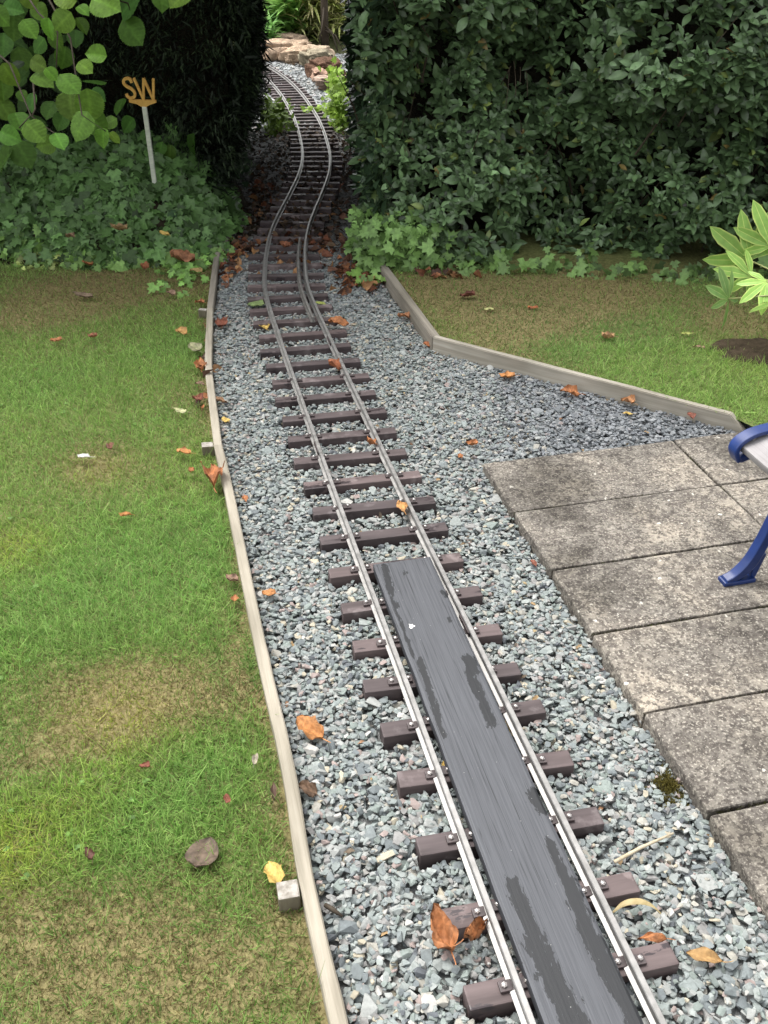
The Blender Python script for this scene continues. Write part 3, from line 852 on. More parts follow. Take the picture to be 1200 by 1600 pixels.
# bracket
bm = bmesh.new()
pp = [px(*p) for p in [(322, 500), (630, 498), (632, 522), (560, 545), (512, 572), (455, 572), (410, 545), (325, 528)]]
a_ = [bm.verts.new((x, -.007, z)) for x, z in pp]; b_ = [bm.verts.new((x, .007, z)) for x, z in pp]
bm.faces.new(a_); bm.faces.new(b_)
for i in range(len(pp)): bm.faces.new((a_[i], a_[(i + 1) % len(pp)], b_[(i + 1) % len(pp)], b_[i]))
sg('bracket', bm, M['ochre'])
LW = 29 / 7.27 * PXM
bm = bmesh.new(); stroke(bm, [(382, 318), (368, 282), (335, 273), (300, 290), (292, 325), (318, 358), (365, 382), (398, 420), (392, 465), (350, 484), (315, 470), (303, 440)], LW)
sg('letter', bm, M['ochre'])
bm = bmesh.new()
for k, (p0, p1) in enumerate([((412, 268), (490, 498)), ((490, 498), (520, 268)), ((520, 268), (602, 498)), ((602, 498), (630, 268))]):
    stroke(bm, [p0, ((p0[0] + p1[0]) / 2, (p0[1] + p1[1]) / 2), p1], LW * .9, -.006 - .0004 * k, .006 + .0004 * k, 1)
sg('letter', bm, M['ochre'])

# ------------------------------------------------------------------ grass
def blade_t(seed):
    g = random.Random(seed); V = []; Q = []; n = 4
    bend = g.uniform(.3, .9)
    for i in range(n):
        t = i / (n - 1); wv = .5 * (1 - t ** 1.6) + .06
        y = math.sin(t * bend * 1.5) / 1.2; z = t * (1 - .35 * bend * t)
        V += [(-wv, y, z), (wv, y, z)]
    for i in range(n - 1): Q.append((2 * i, 2 * i + 1, 2 * i + 3, 2 * i + 2))
    cc = np.repeat(np.linspace(.75, 1.12, n), 2)[:, None] * np.ones((1, 3))
    return (np.array(V), np.zeros((0, 3), int), np.array(Q), cc)
BL = [blade_t(i) for i in range(6)]
ROUND = leaf_t([.1, .42, .5, .4, .0], .1, .1, 1.15)
def grass(polys_z, dens, name, label):
    sw = Swarm()
    for poly, z, ymin, ymax, xmin, xmax in polys_z:
        for (ya, yb2) in [(ymin + (ymax - ymin) * k / 8, ymin + (ymax - ymin) * (k + 1) / 8) for k in range(8)]:
            far = ((ya + yb2) / 2)
            dn = dens * np.clip(1.75 / far, .5, 1.45)
            n = int((xmax - xmin) * (yb2 - ya) * dn)
            x = rng.uniform(xmin, xmax, n); y = rng.uniform(ya, yb2, n)
            m = inside(x, y, poly); x, y = x[m], y[m]
            # only what the frame can show, with a margin for a step aside
            m = np.abs(x) < .42 + .52 * np.maximum(y, .8)
            x, y = x[m], y[m]
            m = (x < -.3) | (y < 4.36 - .20 * np.clip(x / 1.2, 0, 1.3) - .13 + .05 * fC(x, y)); x, y = x[m], y[m]
            d = dryness(x, y)
            m = rng.uniform(0, 1, len(x)) < np.clip(1.2 - .18 * d - .55 * np.clip((y - 3.6) / .6, 0, 1) * d, .16, 1)
            x, y, d = x[m], y[m], d[m]; n = len(x)
            yl = blobs(YEL, x, y)
            straw = rng.uniform(0, 1, n) < np.clip(.92 * d * d + .05 + .3 * yl, 0, .70)
            g1 = lerp((.205, .385, .08), (.43, .57, .175), rng.uniform(0, 1, n)); g1 = g1 * lerp((1.12, 1.05, 1.0), (.82, .92, .9), np.clip(.5 + .45 * fA2(x, y) - .35 * blobs(YEL, x, y) + .35 * blobs(LUSH, x, y), 0, 1))
            g1 = g1 * (1 - .35 * np.clip(d, 0, 1))[:, None] * lerp((1, 1, 1), (1.5, 1.15, .8), np.clip(yl, 0, 1))
            s1 = lerp((.28, .23, .095), (.50, .43, .20), rng.uniform(0, 1, n) ** 1.3) * (.72 + .4 * np.clip(yl, 0, 1) - .25 * np.clip((y - 3.4) / .8, 0, 1))[:, None]
            c = np.where(straw[:, None], s1, g1) * rng.uniform(.7, 1.25, (n, 1))
            c = c * (1 + .12 * np.clip(fC(x, y), -1.5, 1.5))[:, None]
            h = np.where(straw, .016, .022) * np.exp(rng.normal(0, .35, n)) * (1.12 - .4 * np.clip(d, 0, 1)) * (1 + .15 * np.clip(fB(x, y), -1, 1))
            wd = rng.uniform(.0012, .0024, n) * (1 + .13 * np.clip(y - 2, 0, 2))
            a = rng.uniform(0, 2 * np.pi, n)
            tilt = np.where(straw, .95, .62)
            up = np.stack([rng.normal(0, 1, n) * tilt, rng.normal(0, 1, n) * tilt, np.ones(n)], 1); up /= np.linalg.norm(up, axis=1, keepdims=True)
            yv = np.stack([np.cos(a), np.sin(a), np.zeros(n)], 1)
            xv = np.cross(yv, up); xv /= np.linalg.norm(xv, axis=1, keepdims=True); yv = np.cross(up, xv)
            rot = np.stack([xv, yv, up], 2)
            pz = np.stack([x, y, np.full(n, z - .002) + .006 * fB(x, y)], 1)
            # a few coarse tufts and, against the boards, uncut blades
            lx = left_x(y) - x
            tall = (fC(x, y) > .95) | ((lx > 0) & (lx < TH + .05) & (rng.uniform(0, 1, n) < .22))
            h = np.where(tall & ~straw, h * 1.6, h)
            pick = rng.integers(0, len(BL), n)
            for i, tm in enumerate(BL):
                k = pick == i
                sw.add(tm, pz[k], rot[k], np.stack([wd[k], h[k], h[k]], 1), c[k])
            # clover and daisy leaves low in the turf
            k = np.where((d < .4) & (rng.uniform(0, 1, n) < 0.0008 * np.exp(1.5 * np.clip(fB(x, y), -1.5, 1.5))))[0]
            cp = np.repeat(pz[k], 3, 0); m3 = len(cp)
            if m3:
                a3 = np.tile(np.array([0, 2.1, 4.2]), len(k)) + np.repeat(rng.uniform(0, 6, len(k)), 3)
                yv3 = np.stack([np.cos(a3), np.sin(a3), np.full(m3, .15)], 1)
                cp[:, 2] += .010
                sw.add(ROUND, cp, frames(yv3, np.tile([[0, 0, 1.]], (m3, 1)) + rvec(m3, .25)), rng.uniform(.006, .011, m3), np.array((.15, .27, .065)) * rng.uniform(.7, 1.3, (m3, 1)))
    o = link(name, sw.mesh(name), M['grass'])
    return tag(o, label, 'grass', kind='stuff')
lp = [(float(left_x(y)) - TH - .006, y) for y in np.linspace(.5, 4.75, 60)]
lawn_poly = lp + [(-3.5, 4.75), (-3.5, .5)]
grass([(lawn_poly, 0.0, .7, 4.6, -2.6, .1)], 62000, 'grass', 'short patchy green and straw coloured lawn grass left of the edging')
rpoly = [(r_edge[0].x + .03, r_edge[0].y + .02), (r_edge[1].x + .03, r_edge[1].y + .032), (r_edge[3].x + .012, r_edge[3].y + .02), (ext[0].x + .03, ext[0].y + .012), (ext[-1].x, ext[-1].y), (3.6, 4.6), (.0, 4.6)]
grass([(rpoly, .045, 2.3, 4.5, 0, 3.0)], 46000, 'grass', 'thin dry lawn grass behind the right edging board with a green patch')

# ------------------------------------------------------------------ leaf templates
LAUREL = [leaf_t([.02, .15, .235, .25, .20, .11, .0], .25, dr, 1.25) for dr in (.05, .2, .35)]
def veined_t(ws, fold, droop, serr=.09):
    n = 34; K = 11; V = []; cc = []; Q = []
    tw = np.linspace(0, 1, len(ws))
    for i in range(n):
        t = i / (n - 1); wd = np.interp(t, tw, ws) * (1 - serr * (i % 2))
        for k in range(K):
            u = k / (K - 1) * 2 - 1; ph = (t - .42 * abs(u) * wd * 2 * .55) * 7.5
            vein = max(0, math.cos(2 * math.pi * ph)) ** 6
            mid_ = 1 if abs(u) < .05 else 0
            V.append((u * wd, t + .02 * abs(u), fold * abs(u) * wd - droop * t * t + .012 * math.cos(2 * math.pi * ph) * abs(u) ** .5 + .05 * math.sin(5 * t + 2 * u) * abs(u) * wd))
            c_ = .93 + .22 * vein * (abs(u) > .08) + .35 * mid_; cc.append((c_, c_, c_ * .95))
    for i in range(n - 1):
        for k in range(K - 1): a = i * K + k; Q.append((a, a + K, a + K + 1, a + 1))
    return (np.array(V), np.zeros((0, 3), int), np.array(Q)[:, ::-1], np.array(cc))
HZW = [.05, .33, .43, .47, .49, .48, .45, .40, .30, .13, .0]
HAZEL_V = [veined_t(HZW, fo, dr) for fo, dr in ((.15, .1), (.28, .28), (-.12, .22), (.35, .15))]
SMALL = [leaf_t([.03, .2, .24, .14, 0], .2, .15, 1.15)]
HAZEL = [leaf_t([.06, .30, .42, .47, .49, .48, .45, .40, .31, .15, .0], fo, dr, 1.12, 1.0, .05, wave=.06) for fo, dr in ((.12, .1), (.2, .25), (-.1, .2))]
ivp = [(.0, .02), (.22, -.14), (.40, .02), (.62, .26), (.30, .34), (.34, .66), (.11, .64), (.0, 1.05)]
IVY = [fan_t(ivp + [(-x, y) for x, y in ivp[1:-1][::-1]], c_, 1.15) for c_ in (.12, -.15, .3)]
NEEDLE = [leaf_t([.08, .09, .0], .0, .1, 1.0)]

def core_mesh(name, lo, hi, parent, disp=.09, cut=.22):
    """closed dark core added inside a hedge to block light"""
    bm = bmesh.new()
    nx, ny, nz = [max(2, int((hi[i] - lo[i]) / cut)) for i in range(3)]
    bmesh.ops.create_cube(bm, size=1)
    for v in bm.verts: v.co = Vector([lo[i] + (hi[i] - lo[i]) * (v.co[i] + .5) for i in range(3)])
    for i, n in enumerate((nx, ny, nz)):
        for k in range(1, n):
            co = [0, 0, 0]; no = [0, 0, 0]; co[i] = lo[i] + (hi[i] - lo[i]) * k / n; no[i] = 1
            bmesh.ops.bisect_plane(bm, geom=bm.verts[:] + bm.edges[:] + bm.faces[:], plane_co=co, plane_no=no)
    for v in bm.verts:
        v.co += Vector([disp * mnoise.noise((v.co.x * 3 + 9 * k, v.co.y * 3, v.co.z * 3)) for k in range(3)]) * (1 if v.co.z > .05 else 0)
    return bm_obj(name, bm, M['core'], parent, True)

def shoots(sw, pos, nrm, nleaf, ln, tms, base, var, up=.5, bright=None, spread=.045):
    """leafy shoot tips: whorls of leaves round the growing direction nrm"""
    n = len(pos)
    for j in range(nleaf):
        ph = j * 2.4 + rng.uniform(0, .8, n)
        d = nrm + np.array((0, 0, up)); d /= np.linalg.norm(d, axis=1, keepdims=True)
        a = np.cross(d, np.tile([[.31, .17, .93]], (n, 1))); a /= np.linalg.norm(a, axis=1, keepdims=True) + 1e-9
        b = np.cross(d, a)
        rad = a * np.cos(ph)[:, None] + b * np.sin(ph)[:, None]
        t = j / nleaf
        open_ = .35 + 1.1 * (1 - t)
        y = d * (1.0 - .55 * (1 - t)) + rad * open_ + rvec(n, .22) + np.array((0, 0, -.25 * (1 - t)))
        z = d * 1.0 - rad * .4 + np.array((0, 0, .45)) + rvec(n, .25)
        p = pos + d * (spread * (t - .8)) + rvec(n, .006)
        L = ln * np.exp(rng.normal(0, .22, n)) * (.75 + .4 * (1 - t))
        bb = base * (1 + var * rng.normal(0, 1, (n, 1))) * (1.0 if bright is None else (1 + bright[:, None] * (.4 + .6 * t)))
        old = rng.uniform(0, 1, (n, 1)); bb = np.where(old < .006, np.array((.20, .15, .05)), np.where(old < .04, bb * np.array((1.7, 1.35, .9)), bb))
        tm = tms[j % len(tms)]
        sw.add(tm, p, frames(y, z), L, np.clip(bb, .004, .9))

# ------------------------------------------------------------------ right hedge
hedge = empty('laurel_hedge', (1.8, 4.8, 0))
tag(hedge, 'tall dark glossy evergreen hedge with deep shadowy gaps right of the tunnel', 'hedge')
def yF(x): return 4.36 - .20 * np.clip(x / 1.2, 0, 1.3)
bump = Field(260, (-.4, 3.6, 0, 2.7), .09, .24, .12, 21)
HOLES = [(837, 140, .11), (1085, 210, .10), (930, 330, .10), (1090, 395, .11), (660, 190, .09), (760, 330, .08), (700, 60, .08), (1000, 60, .08), (590, 30, .10), (880, 250, .07), (1180, 260, .08), (690, 120, .07)]
HP = [(D(u, v, 4.3), r) for u, v, r in HOLES]
def depth(x, z):
    d = yF(x) + .06 - np.clip(bump(x, z), -.28, .22) + .05 * (z > 1.5)
    for p, r in HP: d = d + .36 * np.exp(-((x - p.x) ** 2 + (z - p.z) ** 2) / (r * r))
    return d
sw = Swarm()
n = 3900
x = rng.uniform(-.10, 3.4, n); z = rng.uniform(.06, 1.6, n)
k = np.abs(x) < .3 + .55 * 4.3; x, z = x[k], z[k]; n = len(x)
y = depth(x, z) + np.abs(rng.normal(0, .05, n))
nrm = np.stack([rng.normal(0, .45, n), np.full(n, -1.) + rng.normal(0, .25, n), rng.normal(.1, .4, n)], 1)
nrm[:, 0] += -.8 * np.exp(-((x + .16) / .1) ** 2)
br = np.where(rng.uniform(0, 1, n) < .3, rng.uniform(.3, 1.1, n), rng.uniform(-.25, .25, n))
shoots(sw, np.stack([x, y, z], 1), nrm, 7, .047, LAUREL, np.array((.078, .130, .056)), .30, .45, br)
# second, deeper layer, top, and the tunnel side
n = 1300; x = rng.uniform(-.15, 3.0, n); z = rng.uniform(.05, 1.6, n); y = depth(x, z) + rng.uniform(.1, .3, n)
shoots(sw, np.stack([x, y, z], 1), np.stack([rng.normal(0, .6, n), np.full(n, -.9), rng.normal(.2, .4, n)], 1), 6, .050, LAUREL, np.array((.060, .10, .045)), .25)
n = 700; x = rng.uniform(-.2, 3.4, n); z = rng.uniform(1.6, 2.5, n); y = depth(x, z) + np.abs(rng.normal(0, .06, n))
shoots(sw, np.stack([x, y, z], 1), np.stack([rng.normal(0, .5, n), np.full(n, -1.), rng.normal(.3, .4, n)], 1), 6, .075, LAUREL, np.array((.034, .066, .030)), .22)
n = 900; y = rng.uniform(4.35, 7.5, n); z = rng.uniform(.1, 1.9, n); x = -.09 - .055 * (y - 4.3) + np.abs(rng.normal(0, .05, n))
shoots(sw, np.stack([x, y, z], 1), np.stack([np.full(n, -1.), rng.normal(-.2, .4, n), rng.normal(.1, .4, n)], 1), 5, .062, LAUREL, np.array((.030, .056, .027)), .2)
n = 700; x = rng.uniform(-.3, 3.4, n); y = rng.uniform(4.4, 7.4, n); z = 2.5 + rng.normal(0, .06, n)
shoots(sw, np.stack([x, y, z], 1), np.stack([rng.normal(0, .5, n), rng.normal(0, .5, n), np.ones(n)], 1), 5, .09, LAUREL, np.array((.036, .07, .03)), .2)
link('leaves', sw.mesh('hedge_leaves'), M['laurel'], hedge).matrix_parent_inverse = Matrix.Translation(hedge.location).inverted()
o = core_mesh('blocking_core', (-.06, 4.78, -.05), (3.6, 7.3, 2.4), hedge); o.matrix_parent_inverse = Matrix.Translation(hedge.location).inverted()  # added solid core, keeps light out of the right hedge
bm = bmesh.new()
for i in range(70):
    x0 = random.uniform(-.1, 2.6); zz = random.uniform(.0, .9); yy = float(depth(np.array([x0]), np.array([zz + .3]))[0])
    p0 = Vector((x0, yy + .3, zz)); p2 = Vector((x0 + random.gauss(0, .15), yy + random.uniform(.0, .12), zz + random.uniform(.25, .6)))
    p1 = p0.lerp(p2, .5) + Vector((random.gauss(0, .03), .03, .02))
    tube(bm, [p0, p1, p2], [.005, .004, .0018], 5)
for u, v, u2, v2 in [(803, 95, 806, 150), (813, 105, 812, 132), (796, 105, 790, 170), (822, 110, 824, 150), (930, 400, 1000, 440), (1105, 480, 1078, 380), (1082, 350, 1165, 343), (660, 0, 712, 45)]:
    a = D(u, v, 4.42); b = D(u2, v2, 4.42); tube(bm, [a, a.lerp(b, .5) + Vector((.004, .01, 0)), b], .0014, 5)
o = bm_obj('twigs', bm, M['bark'], hedge); o.matrix_parent_inverse = Matrix.Translation(hedge.location).inverted()

# ------------------------------------------------------------------ dark hedge left of the tunnel, with an unseen arch added to darken it
yew = empty('yew_hedge', (-1.8, 6.2, 0))
tag(yew, 'very dark dense hedge behind the ivy, with an unseen arch added to shade the railway', 'hedge')
sw = Swarm()
def needles(pos, nrm, m, ln, base):
    n = len(pos)
    for j in range(m):
        y = nrm + rvec(n, .55); z = np.array((0, 0, 1.)) + rvec(n, .5)
        sw.add(NEEDLE[0], pos + rvec(n, .022), frames(y, z), ln * rng.uniform(.7, 1.3, n), np.clip(base * (1 + .3 * rng.normal(0, 1, (n, 1))), .003, 1))
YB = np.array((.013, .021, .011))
yw = Field(60, (-4, 0, 0, 2.6), .2, .4, .06, 33)
n = 3000; x = rng.uniform(-3.6, -.68, n); z = rng.uniform(.2, 1.7, n); x -= .25 * np.clip((.7 - z) / .7, 0, 1) * (x > -.95); y = 5.12 - yw(x, z) + rng.normal(0, .04, n)
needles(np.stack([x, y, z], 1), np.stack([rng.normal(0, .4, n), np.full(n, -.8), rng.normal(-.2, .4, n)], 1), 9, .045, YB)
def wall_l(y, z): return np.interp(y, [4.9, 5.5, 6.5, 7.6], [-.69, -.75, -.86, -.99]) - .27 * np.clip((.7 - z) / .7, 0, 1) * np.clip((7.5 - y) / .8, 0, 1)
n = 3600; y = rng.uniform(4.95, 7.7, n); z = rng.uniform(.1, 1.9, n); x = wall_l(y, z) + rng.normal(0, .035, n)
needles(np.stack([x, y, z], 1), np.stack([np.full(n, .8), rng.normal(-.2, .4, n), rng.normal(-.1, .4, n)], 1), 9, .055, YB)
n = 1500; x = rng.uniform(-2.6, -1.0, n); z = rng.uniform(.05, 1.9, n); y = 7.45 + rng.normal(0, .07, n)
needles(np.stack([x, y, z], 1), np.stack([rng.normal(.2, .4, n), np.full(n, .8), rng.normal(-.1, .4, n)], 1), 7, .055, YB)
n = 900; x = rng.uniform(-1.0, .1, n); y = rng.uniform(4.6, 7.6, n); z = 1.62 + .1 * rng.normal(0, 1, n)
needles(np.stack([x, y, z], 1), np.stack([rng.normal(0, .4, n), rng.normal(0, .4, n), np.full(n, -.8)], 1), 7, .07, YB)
n = 260; y = rng.uniform(4.95, 6.4, n); z = rng.uniform(.35, 1.7, n); x = wall_l(y, z) + rng.uniform(0, .06, n)
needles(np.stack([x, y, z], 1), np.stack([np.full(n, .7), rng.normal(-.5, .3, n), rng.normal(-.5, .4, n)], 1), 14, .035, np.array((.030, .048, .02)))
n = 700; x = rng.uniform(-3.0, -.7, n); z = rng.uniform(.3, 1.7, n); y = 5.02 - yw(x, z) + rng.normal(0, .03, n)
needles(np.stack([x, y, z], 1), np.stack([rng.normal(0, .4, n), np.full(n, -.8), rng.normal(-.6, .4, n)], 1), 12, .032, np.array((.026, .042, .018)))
n = 900; x = rng.uniform(-1.8, .15, n); y = 4.42 + rng.normal(0, .05, n); z = rng.uniform(1.6, 2.8, n)  # unseen front overhang added to shade the tunnel mouth
needles(np.stack([x, y, z], 1), np.stack([rng.normal(0, .4, n), np.full(n, -.8), rng.normal(-.2, .4, n)], 1), 7, .07, YB)
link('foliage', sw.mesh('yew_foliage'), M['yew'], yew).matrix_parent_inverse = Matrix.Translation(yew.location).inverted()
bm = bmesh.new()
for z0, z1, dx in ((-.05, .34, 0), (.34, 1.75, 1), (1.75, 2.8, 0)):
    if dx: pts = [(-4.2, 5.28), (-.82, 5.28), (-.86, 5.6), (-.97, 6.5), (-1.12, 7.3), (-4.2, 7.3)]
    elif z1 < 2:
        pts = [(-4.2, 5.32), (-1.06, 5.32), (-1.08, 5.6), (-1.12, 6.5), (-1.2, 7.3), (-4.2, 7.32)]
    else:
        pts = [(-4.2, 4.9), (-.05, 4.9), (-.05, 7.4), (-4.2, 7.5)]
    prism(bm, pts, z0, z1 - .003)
prism(bm, [(-1.7, 4.5), (.05, 4.5), (.05, 4.897), (-1.7, 4.897)], 1.78, 2.75)  # added solid block above the tunnel mouth, out of view, cuts the skylight
o = bm_obj('blocking_core', bm, M['core'], yew); o.matrix_parent_inverse = Matrix.Translation(yew.location).inverted()  # solid prisms added to block light in and over the left hedge

# ------------------------------------------------------------------ ivy bank at the left
def bank_h(x, y): return .40 * np.clip((y - 4.36 - .05 * np.sin(x * 5)) / .62, 0, 1) ** .8 * np.clip((-.80 - x) / .30, 0, 1) ** .7 + .0
gx = np.linspace(-4, -.5, 60); gy = np.linspace(4.3, 5.5, 24)
V = []; F = []
for i, a in enumerate(gx):
    for j, b in enumerate(gy): V.append((a, b, float(bank_h(a, b)) - .012))
for i in range(59):
    for j in range(23): F.append((i * 24 + j, (i + 1) * 24 + j, (i + 1) * 24 + j + 1, i * 24 + j + 1))
o = link('soil_bank', raw_mesh('soil_bank', V, [np.array(F)], np.tile((.035, .028, .018), (len(V), 1)), True), M['soil']); tag(o, kind='structure')
def ivy_scatter(sw, x, y, hfun, base, ln, lift=.03, lay=3, face=(-.0, -.75, .7)):
    n = len(x)
    for L in range(lay):
        xx = x + rng.normal(0, .02, n); yy = y + rng.normal(0, .02, n)
        z = hfun(xx, yy) + lift * (.35 + L * .65) * rng.uniform(.5, 1.4, n)
        nn = np.array(face) + rvec(n, .38)
        yd = np.stack([rng.normal(0, .7, n), rng.normal(-.35, .4, n), rng.normal(-.55, .35, n)], 1)
        c = base * np.clip(1 + .34 * rng.normal(0, 1, (n, 1)), .35, 2)
        s = ln * np.exp(rng.normal(0, .25, n))
        pick = rng.integers(0, 3, n)
        for i in range(3):
            k = pick == i; sw.add(IVY[i], np.stack([xx, yy, z], 1)[k], frames(yd[k], nn[k]), s[k], np.clip(c[k], .005, 1))
sw = Swarm()
n = 1500; x = rng.uniform(-2.9, -.80, n); y = 4.34 + .05 * np.sin(x * 6) + rng.uniform(0, 1, n) ** 1.0 * .8
ivy_scatter(sw, x, y, bank_h, np.array((.080, .158, .046)), .056)
n = 190; x = rng.uniform(-2.6, -.75, n); y = 4.33 + .04 * np.sin(x * 6) + rng.normal(.02, .04, n)
ivy_scatter(sw, x, y, bank_h, np.array((.14, .25, .06)), .042, .035, 2)
n = 60; x = rng.normal(-.93, .05, n); y = 4.28 + rng.normal(0, .16, n); ivy_scatter(sw, x, y, lambda a, b: a * 0, np.array((.15, .29, .06)), .038, .03, 2)
n = 50; x = rng.normal(-1.55, .2, n); y = 4.33 + rng.normal(0, .03, n); ivy_scatter(sw, x, y, bank_h, np.array((.30, .36, .11)), .030, .03, 1)
# up the tunnel's left foot
n = 300; y = rng.uniform(4.6, 6.3, n); x = -1.0 + .05 * rng.normal(0, 1, n); ivy_scatter(sw, x, y, lambda a, b: np.abs(rng.normal(0, .08, len(a))), np.array((.040, .08, .035)), .05, .03, 2)
o = link('ivy', sw.mesh('ivy_left'), M['ivy']); tag(o, 'dark green ivy carpeting the bank round the sign post', 'ivy', kind='stuff')
sw = Swarm()
n = 420; x = rng.uniform(-.10, 1.9, n); y = yF(x) - .10 + rng.normal(0, .05, n) - .05 * np.exp(-((x) / .2) ** 2)
keep = rng.uniform(0, 1, n) < np.where(x < .55, 1, .45); x, y = x[keep], y[keep]
ivy_scatter(sw, x, y, lambda a, b: np.abs(rng.normal(0, .035, len(a))) + .02, np.array((.115, .20, .055)), .045, .03, 2)
n = 380; x = rng.uniform(-.14, .25, n); y = 4.25 + rng.normal(0, .07, n) + .12 * (x < 0)
ivy_scatter(sw, x, y, lambda a, b: rng.uniform(0, .22, len(a)), np.array((.135, .24, .065)), .047, .03, 2)
n = 26; x = .02 + rng.normal(0, .10, n); y = 4.1 + rng.normal(0, .07, n); ivy_scatter(sw, x, y, lambda a, b: a * 0 + .02, np.array((.17, .31, .06)), .042, .02, 2)
o = link('ivy', sw.mesh('ivy_right'), M['ivy']); tag(o, 'brighter green ivy creeping out along the foot of the glossy hedge', 'ivy', kind='stuff')

# ------------------------------------------------------------------ hazel
hz = empty('hazel_tree', (-2.45, 4.55, .1))
tag(hz, 'hazel with broad rounded light green leaves hanging over the ivy at the left', 'tree')
sw = Swarm()
HZ = [(46, 45, 30, 1), (76, 46, 30, 1), (98, 33, 34, 1), (130, 16, 20, 1.1), (165, 6, 48, 1), (100, -4, 34, .9), (45, -2, 28, .8), (150, 85, 30, 1.1), (133, 105, 26, 1.1), (66, 123, 34, .95), (108, 128, 38, 1.1), (80, 116, 22, .9), (93, 220, 30, 1),
      (160, 215, 28, 1), (178, 216, 20, 1.1), (30, 190, 32, .9), (55, 206, 38, .9), (15, 212, 32, 1.1), (125, 195, 46, .9), (110, 165, 44, .65), (140, 165, 46, .7), (150, 192, 40, .85), (148, 124, 34, .5), (152, 150, 26, .5), (77, 172, 30, .5), (15, 117, 34, .7),
      (205, 48, 42, .45), (202, 8, 42, .55), (187, 166, 28, .4), (200, 195, 26, .35), (8, 170, 34, .7), (35, 150, 18, .6), (60, 100, 26, .7), (88, 62, 28, .5), (35, 90, 32, .45), (22, 42, 36, .5), (5, 70, 34, .45), (62, 18, 26, .7), (36, 240, 42, .4), (8, 250, 44, .4), (72, 226, 30, .7),
      (265, 240, 26, .5), (250, 232, 22, .5), (302, 226, 32, .25), (280, -2, 36, .9), (253, -4, 34, .9), (60, 70, 26, .6), (20, 14, 30, .6), (118, 60, 26, .4), (100, 90, 30, .4), (170, 190, 26, .6), (5, 140, 30, .6), (50, 160, 28, .5), (95, 190, 26, .6), (0, 25, 30, .7), (128, 40, 24, .4)]
P_, Y_, Z_, S_, Cc = [], [], [], [], []
hang = []
for u, v, sz, bq in HZ:
    Y = 3.55 + .55 * (1.1 - bq) * 1.3 + random.gauss(0, .08)
    if u > 195: Y = 4.15 + random.gauss(0, .05)
    if u > 225 and v > 100: Y = 4.9
    L = sz * 1.0 * Y / FOC
    ang = random.gauss(0, .75)
    d = Vector((math.sin(ang), -.35 + random.gauss(0, .2), -math.cos(ang) * .9))
    tip = d.normalized()
    p = D(u, v, Y) - tip * L * .5
    P_.append(p[:]); Y_.append(tip[:]); Z_.append((random.gauss(0, .5), -.75 + random.gauss(0, .3), .75 + random.gauss(0, .3))); S_.append(L)
    Cc.append(np.array((.112, .228, .032)) * np.array((random.uniform(.85, 1.25), 1, random.uniform(.8, 1.2))) * (.28 + .75 * bq) * random.uniform(.85, 1.15) * (1 if bq > .6 else np.array((.8, .95, 1.0))))  # leaves set farther back get darker, bluer colour to imitate shade
    hang.append(p)
P_, Y_, Z_, S_, Cc = map(np.array, (P_, Y_, Z_, S_, Cc))
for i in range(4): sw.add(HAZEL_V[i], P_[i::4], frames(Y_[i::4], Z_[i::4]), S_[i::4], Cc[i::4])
def hz_rand(n, lo, hi, ln, base):
    p = rng.uniform(lo, hi, (n, 3))
    y = np.stack([rng.normal(0, .6, n), rng.normal(-.3, .35, n), rng.normal(-.7, .3, n)], 1); z = np.array((0, -.55, .85)) + rvec(n, .3)
    for i in range(3):
        sw.add((HAZEL_V if n < 300 else HAZEL)[i], p[i::3], frames(y, z)[i::3], ln * np.exp(rng.normal(0, .22, len(p[i::3]))), np.clip(base * (1 + .22 * rng.normal(0, 1, (len(p[i::3]), 1))), .01, 1))
hz_rand(260, (-2.6, 3.95, .66), (-1.4, 4.7, 1.45), .072, np.array((.048, .10, .024)))  # rear leaves, shade put into their darker green
hz_rand(900, (-3.8, 3.7, 1.4), (-1.0, 5.6, 2.9), .095, np.array((.11, .20, .05)))  # unseen crown overhead, added to shade the left side
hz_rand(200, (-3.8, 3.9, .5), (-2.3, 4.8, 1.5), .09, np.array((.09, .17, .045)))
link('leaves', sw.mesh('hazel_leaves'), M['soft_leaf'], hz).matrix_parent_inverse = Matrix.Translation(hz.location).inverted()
bm = bmesh.new()
roots = [Vector((-2.45, 4.55, .1)), Vector((-2.6, 4.6, .1)), Vector((-2.3, 4.65, .15))]
for i in range(9):
    r_ = roots[i % 3]; t_ = Vector((random.uniform(-3.4, -1.3), random.uniform(3.8, 5.3), random.uniform(1.7, 2.7)))
    m_ = r_.lerp(t_, .5) + Vector((random.gauss(0, .08), random.gauss(0, .08), .25)); tube(bm, [r_, r_.lerp(m_, .5) + Vector((0, 0, .12)), m_, t_], [.022, .018, .013, .005], 7)
for u, v, pts in [(0, 0, [(52, 130, 3.75), (55, 170, 3.7), (50, 182, 3.68), (82, 206, 3.62), (95, 212, 3.6)]), (0, 0, [(20, -40, 3.9), (60, 20, 3.7), (90, 50, 3.6), (88, 112, 3.6)]), (0, 0, [(60, -30, 3.8), (110, 60, 3.72), (120, 130, 3.65), (128, 180, 3.6), (165, 205, 3.55)]),
                  (0, 0, [(-30, 60, 3.9), (15, 100, 3.75), (48, 180, 3.7), (30, 200, 3.65)]), (0, 0, [(150, -40, 3.8), (165, -5, 3.65), (200, 5, 4.1), (207, 30, 4.15)])]:
    P3 = [D(*p) for p in pts]; tube(bm, P3, [.004, .0035, .003, .0025, .002][:len(P3)], 5)
o = bm_obj('branches', bm, M['bark'], hz, True); o.matrix_parent_inverse = Matrix.Translation(hz.location).inverted()

